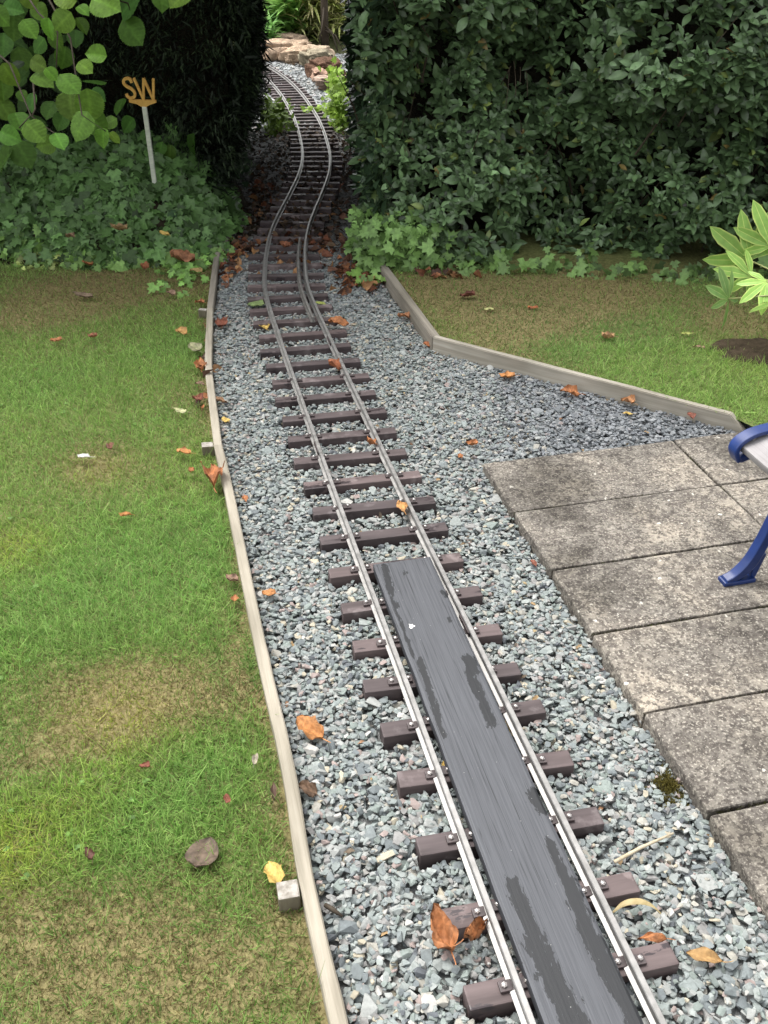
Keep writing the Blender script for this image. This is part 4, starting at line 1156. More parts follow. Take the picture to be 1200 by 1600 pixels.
# ------------------------------------------------------------------ variegated fatsia at the right
def lobed_leaf(sw, center, axis, nrm, L, lobes, base=(.20, .36, .07), rim=(2.3, 1.6, 2.2), droop=.1):
    """palmate leaf: pointed lobes from one junction, pale veins and margins"""
    axis = Vector(axis).normalized(); nrm = Vector(nrm); nrm = (nrm - axis * nrm.dot(axis)).normalized()
    for ang, ll in lobes:
        d = (Matrix.Rotation(R(ang), 3, nrm) @ axis).normalized()
        l_ = L * ll
        st = [.035, .06, .105, .135, .13, .085, 0]; V = []; cc = []; Q = []
        for i, wd in enumerate(st):
            t = i / (len(st) - 1); z = -droop * t * t * 1.2
            for s_, k_ in ((-1, 1.5), (-.72, 1.0), (-.08, 1.0), (0, 1.9), (.08, 1.0), (.72, 1.0), (1, 1.5)):
                V.append((s_ * wd * 1.08 * (1 + .12 * math.sin(t * 25 + s_)), t, z + .12 * abs(s_) * wd)); cc.append((1, 1, 1) if k_ == 1.0 else rim)
        for i in range(len(st) - 1):
            for k in range(6): a = i * 7 + k; Q.append((a, a + 1, a + 8, a + 7))
        tm = (np.array(V), np.zeros((0, 3), int), np.array(Q), np.array(cc))
        nn = (nrm + Vector((random.gauss(0, .15), random.gauss(0, .1), random.gauss(0, .1))))
        sw.add(tm, np.array([center[:]]), frames(np.array([d[:]]), np.array([nn[:]])), np.array([[l_, l_, l_]]), np.array([base]) * random.uniform(.85, 1.15))
fb = G(1245, 560, .045)
fat = empty('fatsia_plant', fb)
tag(fat, 'young plant with large pale edged lobed leaves at the right of the lawn', 'plant')
sw = Swarm(); bm = bmesh.new()
crown = fb + Vector((.0, -.02, .22))
tube(bm, [fb, fb + Vector((.01, 0, .12)), crown], [.014, .012, .009], 8)
seven = [(-120, .6), (-80, .8), (-40, .95), (0, 1.0), (40, .95), (80, .8), (120, .6)]
FL = [((1170, 406), 3.38, (-.35, .15, 1), (-.1, -.9, .45), .185, [(-75, .8), (-38, 1.0), (-4, 1.0), (34, 1.05), (72, .9), (108, .6)], 1.0), ((1174, 432), 3.30, (-1, -.1, .35), (-.1, -.8, .6), .15, [(-70, .7), (-32, .9), (4, 1.0), (44, .8), (95, .6)], 1.1),
      ((1138, 467), 3.22, (-.5, -.2, .5), (-.2, -.7, .7), .125, [(-150, .6), (-70, .85), (-30, 1.0), (12, 1.0), (55, .7), (125, .9)], .55), ((1205, 385), 3.35, (.2, .0, 1), (-.2, -.9, .4), .19, seven, 1.1), ((1198, 440), 3.22, (-.2, -.6, -.5), (-.2, -.8, .6), .13, seven, 1.2),
      ((1240, 440), 3.3, (.7, -.3, .4), (0, -.7, .7), .2, seven, 1.0), ((1260, 400), 3.5, (.6, .5, .6), (0, -.4, .9), .2, seven, 1.0), ((1225, 470), 3.15, (.1, -.8, .1), (0, -.5, .9), .18, seven, .8), ((1192, 556), 3.2, (-.9, -.2, -.1), (-.1, -.4, .9), .055, seven, .5)]
for (u, v), Y, axis, nrm, L, lobes, br in FL:
    c = D(u, v, Y)
    lobed_leaf(sw, c, axis, nrm, L, lobes, np.array((.22, .38, .075)) * br if br > .6 else np.array((.17, .31, .075)), droop=.12)
    m_ = crown.lerp(c, .5) + Vector((0, 0, .02)); tube(bm, [crown, m_, c], [.0035, .003, .0028], 6)
link('leaves', sw.mesh('fatsia_leaves'), M['fatsia'], fat).matrix_parent_inverse = Matrix.Translation(fat.location).inverted()
q = N('fatsia_stem'); f = q.noise(q.co((50, 50, 50)), 1.0, 3); q.base(q.ramp(f, [(.3, (.22, .24, .09)), (.7, (.36, .36, .16))]), .55); M['fstem'] = q.m
o = bm_obj('stems', bm, M['fstem'], fat, True); o.matrix_parent_inverse = Matrix.Translation(fat.location).inverted()
# bare soil under it
pc = G(1168, 550, .045); V = [(pc.x, pc.y, .078)]; F = []
for rr_, (k1, k2) in enumerate(((.5, .074), (.85, .066), (1.0, .044))):
    for k in range(28):
        a = 2 * math.pi * k / 28; r_ = k1 * (1 + .16 * math.sin(3 * a + 1) + .1 * math.sin(7 * a))
        V.append((pc.x + .03 + .17 * r_ * math.cos(a), pc.y + .10 * r_ * math.sin(a), k2 + .006 * math.sin(5 * a + rr_)))
F3 = np.array([(0, 1 + k, 1 + (k + 1) % 28) for k in range(28)])
F4 = np.array([(1 + r_ * 28 + k, 1 + (r_ + 1) * 28 + k, 1 + (r_ + 1) * 28 + (k + 1) % 28, 1 + r_ * 28 + (k + 1) % 28) for r_ in range(2) for k in range(28)])
o = link('soil_patch', raw_mesh('soil_patch', V, [F3, F4], np.tile((.06, .045, .03), (len(V), 1)), True), M['soil']); tag(o, kind='structure')

# ------------------------------------------------------------------ beyond the tunnel
def rock(name, loc, dims, rz, col, label, seed):
    bm = bmesh.new(); bmesh.ops.create_icosphere(bm, subdivisions=4, radius=1)
    for v in bm.verts:
        c = v.co.copy(); s_ = 1 + .42 * mnoise.noise(c * 1.4 + Vector((seed, 0, 0))) + .26 * mnoise.noise(c * 3.3 + Vector((0, seed, 0))) + .12 * abs(mnoise.noise(c * 8)) + .06 * mnoise.noise(c * 17)
        q_ = Vector([math.copysign(abs(k) ** .62, k) for k in c]) * s_
        v.co = Vector((q_.x * dims[0], q_.y * dims[1], q_.z * dims[2] + .03 * math.sin(q_.z * 14 + seed) * dims[2]))
    me = bpy.data.meshes.new(name); bm.to_mesh(me); bm.free()
    for p in me.polygons: p.use_smooth = True
    at = me.color_attributes.new('Col', 'FLOAT_COLOR', 'POINT'); at.data.foreach_set('color', np.tile(np.array([*col, 1], np.float32), len(me.vertices)))
    o = link(name, me, M['rock']); o.location = loc; o.rotation_euler = (0, 0, rz)
    tag(o, label, 'rock'); return o
SAN = (.36, .26, .18)
def rk(u, v, Y, w_, h_, d_, rz, col, label, seed):
    p = D(u, v, Y); s_ = Y / FOC
    rock('rock', (p.x, p.y, p.z), (w_ * s_ * .5, d_, h_ * s_ * .5), rz, col, label, seed)
rk(443, 80, 11.6, 70, 26, .22, .1, (.42, .31, .22), 'long low sandstone boulder at the end of the gravel behind the far rails', 1.3)
rk(470, 87, 11.35, 46, 20, .18, -.2, (.43, .32, .225), 'rounded sandstone boulder in front of the long low one', 4.1)
rk(446, 64, 12.1, 44, 16, .22, .3, (.24, .18, .13), 'brown boulder perched under the ferns', 7.7)
rk(492, 80, 11.5, 40, 15, .2, .5, (.42, .33, .24), 'slanted pale boulder right of the rounded one', 9.2)
rk(497, 93, 11.0, 46, 22, .2, .2, (.28, .24, .17), 'broad grey brown boulder leaning against the bank', 12.6)
rk(508, 108, 10.2, 40, 26, .16, .4, (.13, .075, .05), 'angular boulder right of the gravel, darkened red brown to imitate the shade there', 15.1)  # dark colour stands in for a shaded hollow
rk(500, 118, 9.9, 22, 14, .1, .2, (.40, .26, .19), 'small pinkish stone in front of the dark boulder', 18.9)
rk(518, 128, 9.5, 44, 14, .18, -.1, (.38, .28, .22), 'flat pinkish boulder behind the bright green plants', 21.5)
# rising bank behind the rocks
gx = np.linspace(-9, 5, 40); gy = np.linspace(11.0, 22, 24); V = []; F = []
for a in gx:
    for b in gy:
        t = np.clip((b - 11.6) / 2.0, 0, 1); V.append((a, b, -.05 + .75 * t * t * (3 - 2 * t) + .05 * math.sin(a * 2.1 + b)))
for i in range(39):
    for j in range(23): F.append((i * 24 + j, (i + 1) * 24 + j, (i + 1) * 24 + j + 1, i * 24 + j + 1))
o = link('bank', raw_mesh('bank', V, [np.array(F)], np.tile((.07, .075, .035), (len(V), 1)), True), M['soil']); tag(o, kind='structure')
def bank_z(y): t = np.clip((y - 11.6) / 2.0, 0, 1); return -.05 + .75 * t * t * (3 - 2 * t)

FROND = leaf_t([.02, .1, .12, .1, .07, .03, 0], .1, .6, 1.1)
STRAP = leaf_t([.03, .05, .05, .04, .0], .1, .9, 1.1)
def tuft(sw, base, n, ln, tm, cols, spread=.8, droop=.0):
    a = rng.uniform(0, 2 * np.pi, n); e = rng.uniform(.3, 1.3, n)
    y = np.stack([np.cos(a) * np.cos(e) * spread, np.sin(a) * np.cos(e) * spread, np.sin(e)], 1)
    z = np.stack([-np.cos(a) * .5, -np.sin(a) * .5, np.ones(n)], 1) + rvec(n, .15)
    c = np.array(cols)[rng.integers(0, len(cols), n)] * rng.uniform(.7, 1.3, (n, 1))
    sw.add(tm, np.tile(np.array(base)[None], (n, 1)) + rvec(n, .05), frames(y, z), ln * rng.uniform(.6, 1.25, n), c)
def plant(name, label, cat, mat, fill):
    sw = Swarm(); loc = fill(sw); e = empty(name, loc); o = link('foliage', sw.mesh(name), mat, e); o.matrix_parent_inverse = Matrix.Translation(e.location).inverted(); tag(e, label, cat); return e
def fern(sw):
    for k in range(26):
        p = D(random.uniform(405, 468), random.uniform(8, 60), 12.4 + random.uniform(0, .8)); tuft(sw, p[:], 34, .30, FROND, [(.24, .44, .11), (.30, .50, .14), (.17, .34, .08)])
    for k in range(5):
        p = D(random.uniform(408, 420), random.uniform(45, 70), 11.9); tuft(sw, p[:], 30, .2, FROND, [(.14, .32, .07), (.2, .4, .1)])
    return D(435, 70, 12.5)
plant('fern', 'bright feathery green fern above the sandstone boulders', 'fern', M['soft_leaf'], fern)
def bamboo(sw):
    for k in range(60):
        p = D(random.uniform(458, 532), random.uniform(-25, 50), 12.4 + random.uniform(0, 1.0)); tuft(sw, p[:], 44, .25, STRAP, [(.46, .52, .17), (.58, .58, .28), (.34, .42, .12), (.54, .50, .26)], 1.0)
    for k in range(14):
        p = D(random.uniform(475, 530), random.uniform(40, 78), 12.3 + random.uniform(0, .5)); tuft(sw, p[:], 26, .2, STRAP, [(.16, .19, .07), (.22, .24, .09), (.10, .13, .05)], 1.0)
    return D(500, 75, 12.8)
plant('bamboo', 'arching yellowish green grassy bamboo behind the boulders', 'bamboo', M['soft_leaf'], bamboo)
tk = empty('tree', D(508, 84, 12.1)); tag(tk, 'thin dark tree trunk standing among the bamboo', 'tree')
bm = bmesh.new(); pb, pt = D(508, 84, 12.1), D(504, -150, 12.2); tube(bm, [pb, pb.lerp(pt, .4), pt], [.05, .042, .035], 8)
for du in (18, 26, -8):
    a = D(506, 20 + du, 12.1); b = D(506 + du * 1.2, 80, 11.9); tube(bm, [a, a.lerp(b, .5) + Vector((.02, 0, .05)), b], [.012, .01, .007], 6)
o = bm_obj('trunk', bm, M['bark'], tk, True); o.matrix_parent_inverse = Matrix.Translation(tk.location).inverted()
sw = Swarm(); n = 260; p = np.stack([rng.normal(-.8, .6, n), rng.normal(13.8, .4, n), rng.uniform(3.0, 3.9, n)], 1)
sw.add(SMALL[0], p, frames(rvec(n) + np.array((0, 0, -.5)), rvec(n) + np.array((0, -.3, 1))), rng.uniform(.06, .12, n), np.array((.12, .2, .05)) * rng.uniform(.6, 1.3, (n, 1)))
o = link('crown', sw.mesh('far_crown'), M['soft_leaf'], tk); o.matrix_parent_inverse = Matrix.Translation(tk.location).inverted()
def farhedge(sw):
    n = 6000; x = rng.uniform(-7, 4, n); z = rng.uniform(.4, 3.2, n); y = 15 + rng.normal(0, .4, n)
    sw.add(SMALL[0], np.stack([x, y, z], 1), frames(rvec(n) + np.array((0, -.4, -.3)), rvec(n) + np.array((0, -.5, .7))), rng.uniform(.12, .22, n), np.array((.09, .16, .045)) * rng.uniform(.5, 1.5, (n, 1)))
    return Vector((-1.5, 15, .5))
plant('background_shrubs', 'loose green shrubs filling the garden far beyond the tunnel', 'shrubs', M['soft_leaf'], farhedge)
def brightR(sw):
    for k in range(46):
        t = random.random(); p = G(537 + random.gauss(0, 6) - 4 * t, 207 - 22 * t, 0) + Vector((0, 0, abs(random.gauss(.10, .09)) + .12 * t))
        n = 10; yv = rvec(n, .6) + np.array((-.3, -.4, -.1)); zv = np.array((-.2, -.5, .8)) + rvec(n, .35)
        sw.add(IVY[k % 3], np.array(p[:])[None] + rvec(n, .035), frames(yv, zv), rng.uniform(.035, .065, n), np.array((.30, .47, .07)) * rng.uniform(.5, 1.2, (n, 1)))
    for k in range(9):
        p = G(478 + k * 5.5, 168 + random.gauss(0, 3), .05); n = 5
        sw.add(IVY[k % 3], np.array(p[:])[None] + rvec(n, .022), frames(rvec(n, .5) + np.array((0, -.5, -.2)), np.array((0, -.4, .9)) + rvec(n, .3)), rng.uniform(.03, .05, n), np.array((.30, .45, .08)) * rng.uniform(.7, 1.2, (n, 1)))
    return G(535, 200, 0)
plant('weed_plant', 'bright lime green leafy weeds right of the rails at the far tunnel end', 'plant', M['soft_leaf'], brightR)
def brightL(sw):
    for k in range(34):
        p = G(430 + random.gauss(0, 8), 214 - random.uniform(0, 30), 0) + Vector((0, 0, abs(random.gauss(.08, .08))))
        n = 11; yv = rvec(n, .6) + np.array((.3, -.4, -.1)); zv = np.array((.2, -.5, .8)) + rvec(n, .35)
        sw.add(SMALL[0], np.array(p[:])[None] + rvec(n, .045), frames(yv, zv), rng.uniform(.04, .075, n), np.array((.15, .24, .04)) * rng.uniform(.3, 1.1, (n, 1)))
    return G(432, 210, 0)
plant('weed_plant', 'mid green leafy weeds left of the rails inside the tunnel', 'plant', M['soft_leaf'], brightL)

# ------------------------------------------------------------------ fallen leaves
def dry_leaf(name, label, u, v, sz, rot, col, kind='broad', z=.016, crump=.25, cat='leaf', group=None, tilt=(0, 0)):
    p = G(u, v, z); s_ = (p - Vector((0, 0, CAM_H))).length / FOC * sz
    g = np.random.default_rng(abs(hash_(label)) % 99991)
    NU, NV = 13, 9
    V = np.zeros((NU, NV, 3)); ph = g.uniform(0, 6, 6)
    for i in range(NU):
        t = i / (NU - 1)
        if kind == 'broad': wd = .44 * math.sin(math.pi * t ** .8) ** .6 * (1 + .08 * math.cos(t * 17 + ph[0]) + .05 * math.cos(t * 31 + ph[5]))
        elif kind == 'oval': wd = .27 * math.sin(math.pi * t ** .9) ** .9
        elif kind == 'round': wd = .47 * max(0, math.sin(math.pi * max(t, .0) ** .72)) ** .55
        else: wd = .09 * math.sin(math.pi * t) ** .6
        if t in (0., 1.): wd = .004
        for j in range(NV):
            s2 = j / (NV - 1) * 2 - 1
            wob = 1 + (.14 * math.sin(s2 * 3 + t * 6 + ph[1]) if kind == 'broad' else 0)
            x = s2 * wd * wob; y = t - .5
            zz = crump * (.55 * x * x * 2.2 + .30 * math.sin(4.2 * t + ph[2]) * .5 + .26 * math.sin(6.5 * s2 * wd * 2 + 4 * t + ph[3]) * .5 + .09 * math.sin(15 * t + 9 * s2 + ph[4])) + .03 * (1 - abs(s2)) * (-1)
            x *= (1 - .45 * crump * abs(s2))
            if kind == 'round' and t < .2: y += (.05 * abs(s2) ** 2 + .018 * math.cos(j * math.pi)) * (1 - t / .2)
            V[i, j] = (x, y, zz)
    V = V.reshape(-1, 3)
    F = np.array([(i * NV + j, i * NV + j + 1, (i + 1) * NV + j + 1, (i + 1) * NV + j) for i in range(NU - 1) for j in range(NV - 1)])
    if kind in ('broad', 'oval'):
        bz = V[NV // 2][2]; nb = len(V); stl = []
        for k in range(5):
            t = k / 4; cx = .10 * math.sin(ph[1]) * t * t; wq = .016 * (1 - .4 * t)
            stl += [(cx - wq, -.5 - .30 * t, bz + .015 - .12 * bz * t), (cx + wq, -.5 - .30 * t, bz + .018 - .12 * bz * t)]
        V = np.concatenate([V, np.array(stl)])
        F = np.concatenate([F, np.array([(nb + 2 * k, nb + 2 * k + 1, nb + 2 * k + 3, nb + 2 * k + 2) for k in range(4)])])
    V[:, 2] -= V[:, 2].min()
    tt = np.repeat(np.linspace(0, 1, NU), NV); sj = np.tile(np.abs(np.linspace(-1, 1, NV)), NU)
    tt = np.concatenate([tt, np.zeros(len(V) - len(tt))]); sj = np.concatenate([sj, np.full(len(V) - len(sj), .5)])
    col = np.array(col); col = .86 * (col * .82 + .18 * col.mean())
    cc = col[None] * (1 + .22 * np.sin(tt * 11 + ph[0])[:, None] * .6 + .25 * (sj[:, None] < .1) - .3 * (sj[:, None] > .9) * g.uniform(.3, 1))
    cc = cc * (1 + .12 * g.normal(0, 1, (len(V), 1)))
    o = link(name, raw_mesh(name, V * s_, [F], np.clip(cc, .01, 1), True), M['dry_leaf'])
    o.location = (p.x, p.y, z - .002); o.rotation_euler = (tilt[0], tilt[1], rot)
    return tag(o, label, cat, group)
def hash_(s):
    h = 7
    for ch in s: h = (h * 131 + ord(ch)) % 1000003
    return h
OR, OB, BR, RB, YE, TA, GN, PA = (.56, .215, .035), (.44, .15, .03), (.17, .095, .05), (.27, .075, .035), (.66, .43, .06), (.46, .255, .07), (.22, .32, .09), (.55, .53, .46)
zg, zl, zr_, zs = .016, .014, .058, .031
LEAVES = [
 (484, 1143, 52, .9, OR, 'broad', zg, .55, 'big orange crumpled leaf on the gravel near the left edging'),
 (690, 1466, 66, .35, OB, 'broad', zg, .9, 'large curled orange brown leaf beside the second sleeper from the picture bottom'),
 (742, 1466, 60, -.7, OB, 'oval', zg + .004, 1.1, 'narrow curled orange leaf leaning against the left rail near the bottom'),
 (428, 1366, 40, .5, YE, 'broad', .03, .4, 'yellow orange leaf propped against the nearest stake on the lawn'),
 (318, 1333, 54, -.25, (.15, .10, .062), 'round', zl + .002, .16, 'large dull brown rounded leaf lying on the grass'),
 (1018, 1470, 38, 1.45, OB, 'oval', zg, .6, 'small orange pointed leaf on gravel between two sleepers right of the rail'),
 (1100, 1497, 48, 1.35, TA, 'oval', zg + .002, .35, 'tan oval leaf with a stalk on the gravel at lower right'),
 (628, 795, 42, .15, (.58, .26, .05), 'oval', zs + .006, .5, 'orange leaf lying along the right rail on a sleeper before the plank'),
 (580, 693, 22, .6, OB, 'broad', zs, .9, 'crumpled orange leaf on a sleeper inside the right rail, fourth ahead of the plank'),
 (525, 579, 28, 1.0, (.42, .12, .03), 'broad', zg, .9, 'red orange crumpled leaf between the rails in the middle distance'),
 (529, 508, 32, 1.4, OB, 'broad', zs, .5, 'orange red leaf on a sleeper end right of the rails'),
 (413, 512, 22, .4, YE, 'broad', zg, .4, 'yellow leaf just left of the left rail in the middle distance'),
 (400, 478, 28, 1.3, GN, 'broad', zg, .3, 'fallen green leaf on gravel left of the track'),
 (502, 476, 20, 1.2, (.36, .42, .06), 'oval', zg, .3, 'lime yellow leaf right of the right rail by the guard rail'),
 (737, 694, 20, 1.2, OB, 'broad', zg, .6, 'small orange leaf alone on the gravel in front of the patio corner'),
 (719, 714, 13, .2, OB, 'broad', zg, .6, 'tiny orange leaf scrap beyond the far patio corner'),
 (833, 881, 15, .4, RB, 'broad', zg, .7, 'small red brown leaf against the patio edge by the third slab'),
 (695, 1200, 24, .2, YE, 'oval', zg, .5, 'yellow leaf tucked under the left edge of the plank'),
 (795, 1133, 28, .1, YE, 'oval', zg, .4, 'thin yellow leaf between plank and right rail'),
 (480, 1236, 34, 1.0, BR, 'broad', zg, .7, 'brown leaf on gravel against the near left edging board'),
 (420, 929, 24, 1.2, OR, 'broad', zg, .5, 'orange yellow leaf on gravel next to the left edging board'),
 (383, 780, 14, .3, OB, 'broad', zg, .6, 'small orange leaf on gravel beside the knot in the edging'),
 (352, 657, 16, .8, YE, 'broad', zg, .4, 'pale yellow leaf on gravel beside the bowed edging board'),
 (346, 506, 28, .2, RB, 'broad', zg, .5, 'dull red leaf on gravel beside the far end of the bowed board'),
 (345, 628, 20, 1.3, (.42, .22, .10), 'oval', zg, .6, 'buff leaf on gravel touching the bowed edging board'),
 (288, 708, 24, 1.4, OR, 'broad', zl + .01, .45, 'bright orange leaf on the lawn beside the middle stake'),
 (299, 735, 15, .2, OB, 'broad', zl + .01, .5, 'small orange leaf on the lawn in front of the bright orange one'),
 (335, 748, 58, .15, (.46, .15, .035), 'broad', .034, .8, 'large rusty crumpled leaf against the lawn side of the edging board'),
 (196, 806, 22, 1.3, OR, 'oval', zl + .012, .5, 'single orange leaf in the middle of the left lawn'),
 (309, 626, 26, .5, RB, 'broad', zl + .01, .6, 'red brown leaf on the lawn beside the bowed board'),
 (317, 637, 14, .0, OB, 'oval', zl + .01, .5, 'small orange leaf touching the red brown one by the bowed board'),
 (312, 602, 22, .9, (.26, .15, .08), 'oval', zl + .01, .5, 'curled brown leaf on the lawn between the bowed board and a red one'),
 (314, 575, 28, .2, OB, 'broad', zl + .01, .7, 'orange leaf in the row of leaves along the bowed board'),
 (304, 545, 28, .7, (.30, .29, .14), 'broad', zl + .012, .4, 'olive grey leaf standing in the grass near the far stake'),
 (283, 519, 22, 1.0, (.58, .30, .06), 'broad', zl + .01, .4, 'golden orange leaf on the lawn left of the far stake'),
 (88, 533, 18, 1.4, OB, 'broad', zl + .01, .5, 'orange leaf on the far left of the lawn'),
 (145, 527, 18, .9, (.36, .12, .05), 'broad', zl + .01, .7, 'reddish leaf on the lawn right of the far left orange one'),
 (281, 642, 26, 1.15, (.50, .50, .22), 'oval', zl + .012, .4, 'pale yellowish green slim leaf on the left lawn'),
 (131, 714, 24, 1.2, (.66, .64, .60), 'oval', zl + .012, .3, 'whitish pale leaf lying on the dry patch of the left lawn'),
 (172, 698, 16, .3, (.22, .08, .04), 'broad', zl + .008, .6, 'dark red brown leaf behind the whitish one'),
 (363, 905, 24, 1.0, (.27, .15, .09), 'broad', zl + .008, .6, 'brown leaf between grass and edging beside the gravel leaf'),
 (367, 935, 18, .1, OB, 'broad', zl + .008, .4, 'small rust orange leaf against the edging in the grass'),
 (130, 463, 32, 1.35, (.22, .15, .09), 'oval', zl + .004, .3, 'brown dry leaf flat on the bare earth in front of the ivy'),
 (226, 1197, 18, 1.3, RB, 'broad', zl + .012, .6, 'red brown leaf scrap in the grass above the dull brown leaf'),
 (355, 1249, 16, .5, RB, 'broad', zl + .014, .6, 'small red leaf scrap in the grass near the edging'),
 (140, 1336, 22, .6, (.15, .06, .04), 'broad', zl + .008, .8, 'dark reddish leaf scrap low in the near grass'),
 (428, 1240, 26, .1, (.16, .09, .06), 'oval', zl + .004, .8, 'dark brown curled leaf against the lawn side of the near board'),
 (399, 1186, 22, -.1, (.33, .28, .2), 'oval', zl + .014, .4, 'greyish thin leaf standing in grass by the near board'),
 (792, 588, 26, 1.35, OR, 'broad', zg, .4, 'bright orange leaf under the long right edging board, left of its middle'),
 (890, 615, 30, 1.2, OB, 'broad', zg, .5, 'orange brown leaf at the middle of the long right edging board'),
 (980, 630, 24, .7, (.46, .19, .05), 'broad', zg + .004, .6, 'curled orange leaf against the long right board, right of its middle'),
 (1079, 650, 18, .1, (.22, .06, .03), 'broad', .03, .5, 'dark red leaf leaning on the right end of the long board'),
 (981, 646, 16, 1.4, YE, 'oval', zg, .3, 'small yellow leaf on gravel below the curled orange one'),
 (832, 482, 16, 1.0, (.52, .14, .03), 'broad', .055, .5, 'small red orange leaf on the dry right lawn'),
 (949, 527, 22, .8, (.56, .30, .12), 'broad', .055, .7, 'orange and white leaf at the edge of the green patch on the right lawn'),
 (1073, 522, 18, 1.4, (.50, .54, .10), 'oval', .057, .3, 'lime yellow oval leaf on the right lawn near the lobed plant'),
 (765, 484, 18, 1.5, (.50, .50, .16), 'oval', .055, .3, 'pale yellow slim leaf on the dry right lawn'),
 (730, 464, 24, 1.2, (.20, .06, .035), 'broad', .055, .6, 'dark red leaf on the right lawn near the hedge foot'),
 (1092, 543, 18, 1.3, (.36, .22, .12), 'oval', .055, .4, 'buff leaf beside the bare soil on the right lawn'),
 (630, 496, 24, .7, (.46, .18, .06), 'broad', zg, .6, 'orange brown leaf on gravel beside the sloping right board'),
 (667, 540, 14, .9, (.50, .15, .03), 'broad', zg, .6, 'small red orange leaf at the corner of the two right boards'),
 (257, 367, 24, .8, YE, 'oval', .22, .3, 'golden leaf lying on top of the ivy bank'),
 (186, 358, 28, 1.2, (.36, .22, .08), 'broad', .23, .5, 'tan leaf lying on the ivy left of the golden one'),
 (110, 372, 26, .7, (.28, .16, .08), 'oval', .20, .5, 'brown leaf lying on the ivy at the left'),
 (137, 413, 18, 1.2, OB, 'broad', .02, .5, 'orange leaf at the ivy edge on bare earth'),
 (226, 418, 18, .6, (.40, .13, .04), 'broad', .02, .6, 'reddish leaf at the ivy edge right of the orange one'),
 (286, 409, 40, 1.3, (.40, .16, .06), 'broad', .03, .6, 'large rusty leaf where ivy meets the far edging board'),
 (306, 424, 22, 1.1, (.50, .34, .10), 'broad', .03, .4, 'ochre leaf in front of the large rusty one by the far edging'),
 (267, 459, 16, .9, (.34, .20, .12), 'broad', zl + .006, .5, 'pinkish brown leaf on the lawn left of the far edging'),
 (312, 473, 18, 1.0, (.50, .17, .05), 'broad', zl + .006, .5, 'bright rust leaf against the far edging just before the stake'),
 (446, 386, 20, .6, (.38, .13, .05), 'broad', zs, .6, 'rust leaf on a sleeper at the tunnel mouth'),
]
for u, v, sz, rot_, col, kind, z, cr, lab in LEAVES:
    dry_leaf('fallen_leaf', lab, u, v, sz, rot_, np.array(col), kind, z, cr, 'leaf', 'fallen leaves')
# bird dropping on the plank
cdp = G(643, 978, ZP + .0012); V = [cdp[:]]; kk = 30
for k in range(kk):
    a = 2 * math.pi * k / kk; r_ = .0055 * (1 + .5 * max(0, math.sin(3 * a + 1)) ** 3 + .2 * math.sin(5 * a + 2))
    V.append((cdp.x + r_ * math.cos(a), cdp.y + 1.3 * r_ * math.sin(a), ZP + .0004))
q = N('chalky_white'); f = q.noise(q.co((200, 200, 200)), 1.0, 3); q.base(q.ramp(f, [(.35, (.35, .34, .31)), (.6, (.7, .69, .66))]), .9)
tag(link('bird_dropping', raw_mesh('bird_dropping', V, [np.array([(0, 1 + k, 1 + (k + 1) % kk) for k in range(kk)])]), q.m), 'small white splash of bird dropping on the black plank', 'bird dropping')
# twig, curved dry blade, moss
p0, p1, p2 = G(960, 1347, .02), G(1000, 1325, .026), G(1052, 1302, .022)
bm = bmesh.new(); tube(bm, [p0, p1, p2], [.0035, .0032, .002], 7)
q = N('bleached_twig'); f = q.noise(q.co((80, 80, 80)), 1.0, 3); q.base(q.ramp(f, [(.3, (.38, .31, .2)), (.7, (.52, .45, .33))]), .8); M['twig'] = q.m
tag(bm_obj('twig', bm, M['twig'], None, True), 'straight bleached twig lying on the gravel by the patio', 'twig')
pts = [G(957, 1425, .02), G(975, 1411, .03), G(998, 1407, .034), G(1018, 1413, .03), G(1033, 1427, .022)]
bm = bmesh.new(); P = crom([p[:] for p in pts], 5); prev = None
for i, p in enumerate(P):
    w_ = .0048 * math.sin(math.pi * (i + .3) / (len(P) - .4)) + .0012; a, b, c = bm.verts.new((p[0] - .2 * w_, p[1] + w_, p[2] - .002)), bm.verts.new((p[0], p[1], p[2] + .001)), bm.verts.new((p[0] + .2 * w_, p[1] - w_, p[2] - .002))
    if prev: bm.faces.new((prev[0], a, b, prev[1])); bm.faces.new((prev[1], b, c, prev[2]))
    prev = (a, b, c)
q = N('dry_straw'); f = q.noise(q.co((60, 60, 60)), 1.0, 3); q.base(q.ramp(f, [(.3, (.25, .19, .08)), (.7, (.36, .29, .15))]), .7); M['straw'] = q.m
tag(bm_obj('dry_blade', bm, M['straw'], None, True), 'curved yellowish dry leaf blade beside a sleeper right of the rails', 'leaf')
pts = [G(508, 1414, .018), G(520, 1421, .022), G(535, 1432, .018)]
bm = bmesh.new(); tube(bm, pts, [.004, .0045, .002], 6); tag(bm_obj('twig', bm, M['bark'], None, True), 'short brown twig on gravel beside the nearest stake', 'twig')
sw = Swarm(); pm = G(1045, 1228, .01); n = 1500
r_ = np.abs(rng.normal(0, 1, n)); a = rng.uniform(0, 2 * np.pi, n); x = pm.x + .017 * r_ * np.cos(a); y = pm.y + .024 * r_ * np.sin(a)
ok = off_slab(x, y); x, y, r2 = x[ok], y[ok], r_[ok]; n = len(x)
sw.add(BL[0], np.stack([x, y, .012 - .004 * r2], 1), frames(rvec(n), rvec(n) + np.array((0, 0, .8))), np.stack([np.full(n, .0022), rng.uniform(.006, .012, n), rng.uniform(.006, .012, n)], 1), np.array((.14, .12, .03)) * rng.uniform(.35, 1.5, (n, 1)))
tag(link('moss', sw.mesh('moss'), M['grass']), 'yellowish green cushion of moss against the patio edge', 'moss')

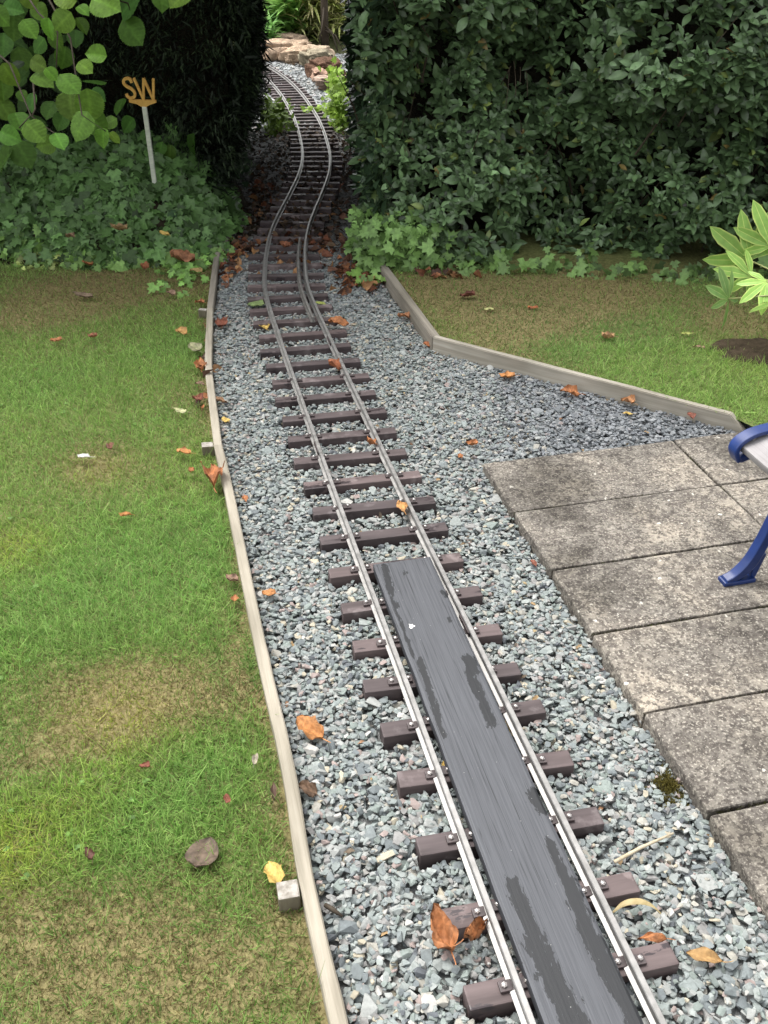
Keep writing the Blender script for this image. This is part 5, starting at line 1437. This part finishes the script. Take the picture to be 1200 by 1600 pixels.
sw = Swarm(); pts_ = []
for r_ in ROWS[1:6]:
    for k in range(900):
        c_ = rng.uniform(0, 1.2)
        if mnoise.noise((c_ * 7, r_ * 9, 3)) > -.05: pts_.append(slab_pt(c_, r_ + rng.normal(0, .0026)))
for k in range(600):
    r2_ = rng.uniform(0, 1.3)
    if mnoise.noise((r2_ * 7, 4, 9)) > 0: pts_.append(slab_pt(COLS[1] + rng.normal(0, .0018), r2_))
p = np.array([q_[:] for q_ in pts_]); n = len(p); p[:, 2] = .029
sw.add(BL[0], p, frames(rvec(n), rvec(n) + np.array((0, 0, 1.))), np.stack([np.full(n, .002), rng.uniform(.004, .0085, n), rng.uniform(.004, .0085, n)], 1), np.array([(.07, .075, .022), (.045, .038, .022)])[rng.integers(0, 2, n)] * rng.uniform(.6, 1.4, (n, 1)))
tag(link('moss', sw.mesh('joint_moss'), M['grass']), 'thin dark lines of moss and dirt in the joints of the patio', 'moss', kind='stuff')
sw = Swarm(); n = 900; y = rng.uniform(.8, 4.5, n); x = rng.uniform(-1, 1.6, n); k = inside(x, y, bed) & off_slab(x, y) & not_sleeper(x, y) & (x > left_x(y) + .01); x, y = x[k], y[k]; n = len(x)
sw.add(leaf_t([.03, .2, .25, .2, .05], .4, .3, 1.1, wave=.4), np.stack([x, y, rng.uniform(.004, .013, n)], 1), frames(rvec(n) * np.array((1, 1, .2)), np.array((0, 0, 1.)) + rvec(n, .3)), rng.uniform(.006, .02, n), np.array([(.30, .20, .10), (.20, .11, .06), (.40, .31, .17), (.12, .09, .06)])[rng.integers(0, 4, n)] * rng.uniform(.6, 1.2, (n, 1)))
tag(link('leaf_crumbs', sw.mesh('leaf_crumbs'), M['dry_leaf']), 'tiny brown crumbs of leaf and bark caught between the chippings', 'leaf litter', kind='stuff')

# leaf litter drifts at the tunnel mouth: nobody could count them
def litter(spots, label):
    sw = Swarm()
    for u, v, ru, rv, n, z in spots:
        uu = rng.normal(u, ru, n); vv = rng.normal(v, rv, n)
        p = np.array([G(a, b, z)[:] for a, b in zip(uu, vv)]); p[:, 2] += rng.uniform(0, .018, n)
        c = np.array([(.20, .075, .04), (.26, .11, .05), (.14, .07, .045), (.09, .05, .035), (.30, .16, .07)])[rng.integers(0, 5, n)] * rng.uniform(.7, 1.2, (n, 1))
        tm = leaf_t([.03, .26, .36, .32, .2, 0], .5, .5, 1.1, wave=.3)
        sw.add(tm, p, frames(rvec(n) * np.array((1, 1, .25)), np.array((0, 0, 1.)) + rvec(n, .45)), rng.uniform(.03, .062, n), c)
    tag(link('leaf_litter', sw.mesh('leaf_litter'), M['dry_leaf']), label, 'leaf litter', kind='stuff')
def scraps(n):
    sw = Swarm(); y = rng.uniform(4.55, 7.6, n); x = track_x(y) + rng.normal(0, .24, n)
    c = np.array([(.06, .042, .028), (.09, .06, .035), (.045, .035, .028), (.13, .085, .05)])[rng.integers(0, 4, n)] * rng.uniform(.6, 1.2, (n, 1))
    tm = leaf_t([.03, .26, .36, .32, .2, 0], .4, .4, 1.1, wave=.3)
    sw.add(tm, np.stack([x, y, rng.uniform(.0, .035, n)], 1), frames(rvec(n) * np.array((1, 1, .2)), np.array((0, 0, 1.)) + rvec(n, .4)), rng.uniform(.018, .045, n), c)
    tag(link('leaf_litter', sw.mesh('tunnel_litter'), M['dry_leaf']), 'dark decaying leaf scraps over the track inside the hedge tunnel', 'leaf litter', kind='stuff')
scraps(1500)
litter([(572, 440, 22, 7, 70, .012), (545, 425, 16, 8, 40, .012), (378, 388, 14, 8, 50, .012), (362, 420, 7, 14, 26, .012), (500, 378, 20, 6, 40, .01), (440, 330, 30, 40, 70, .0), (500, 330, 25, 40, 60, .0), (400, 300, 12, 30, 24, .0), (690, 428, 20, 4, 25, .05), (480, 400, 40, 18, 40, .012), (322, 600, 4, 40, 10, .012)],
       'drifts of rusty brown leaf litter around the tunnel mouth')
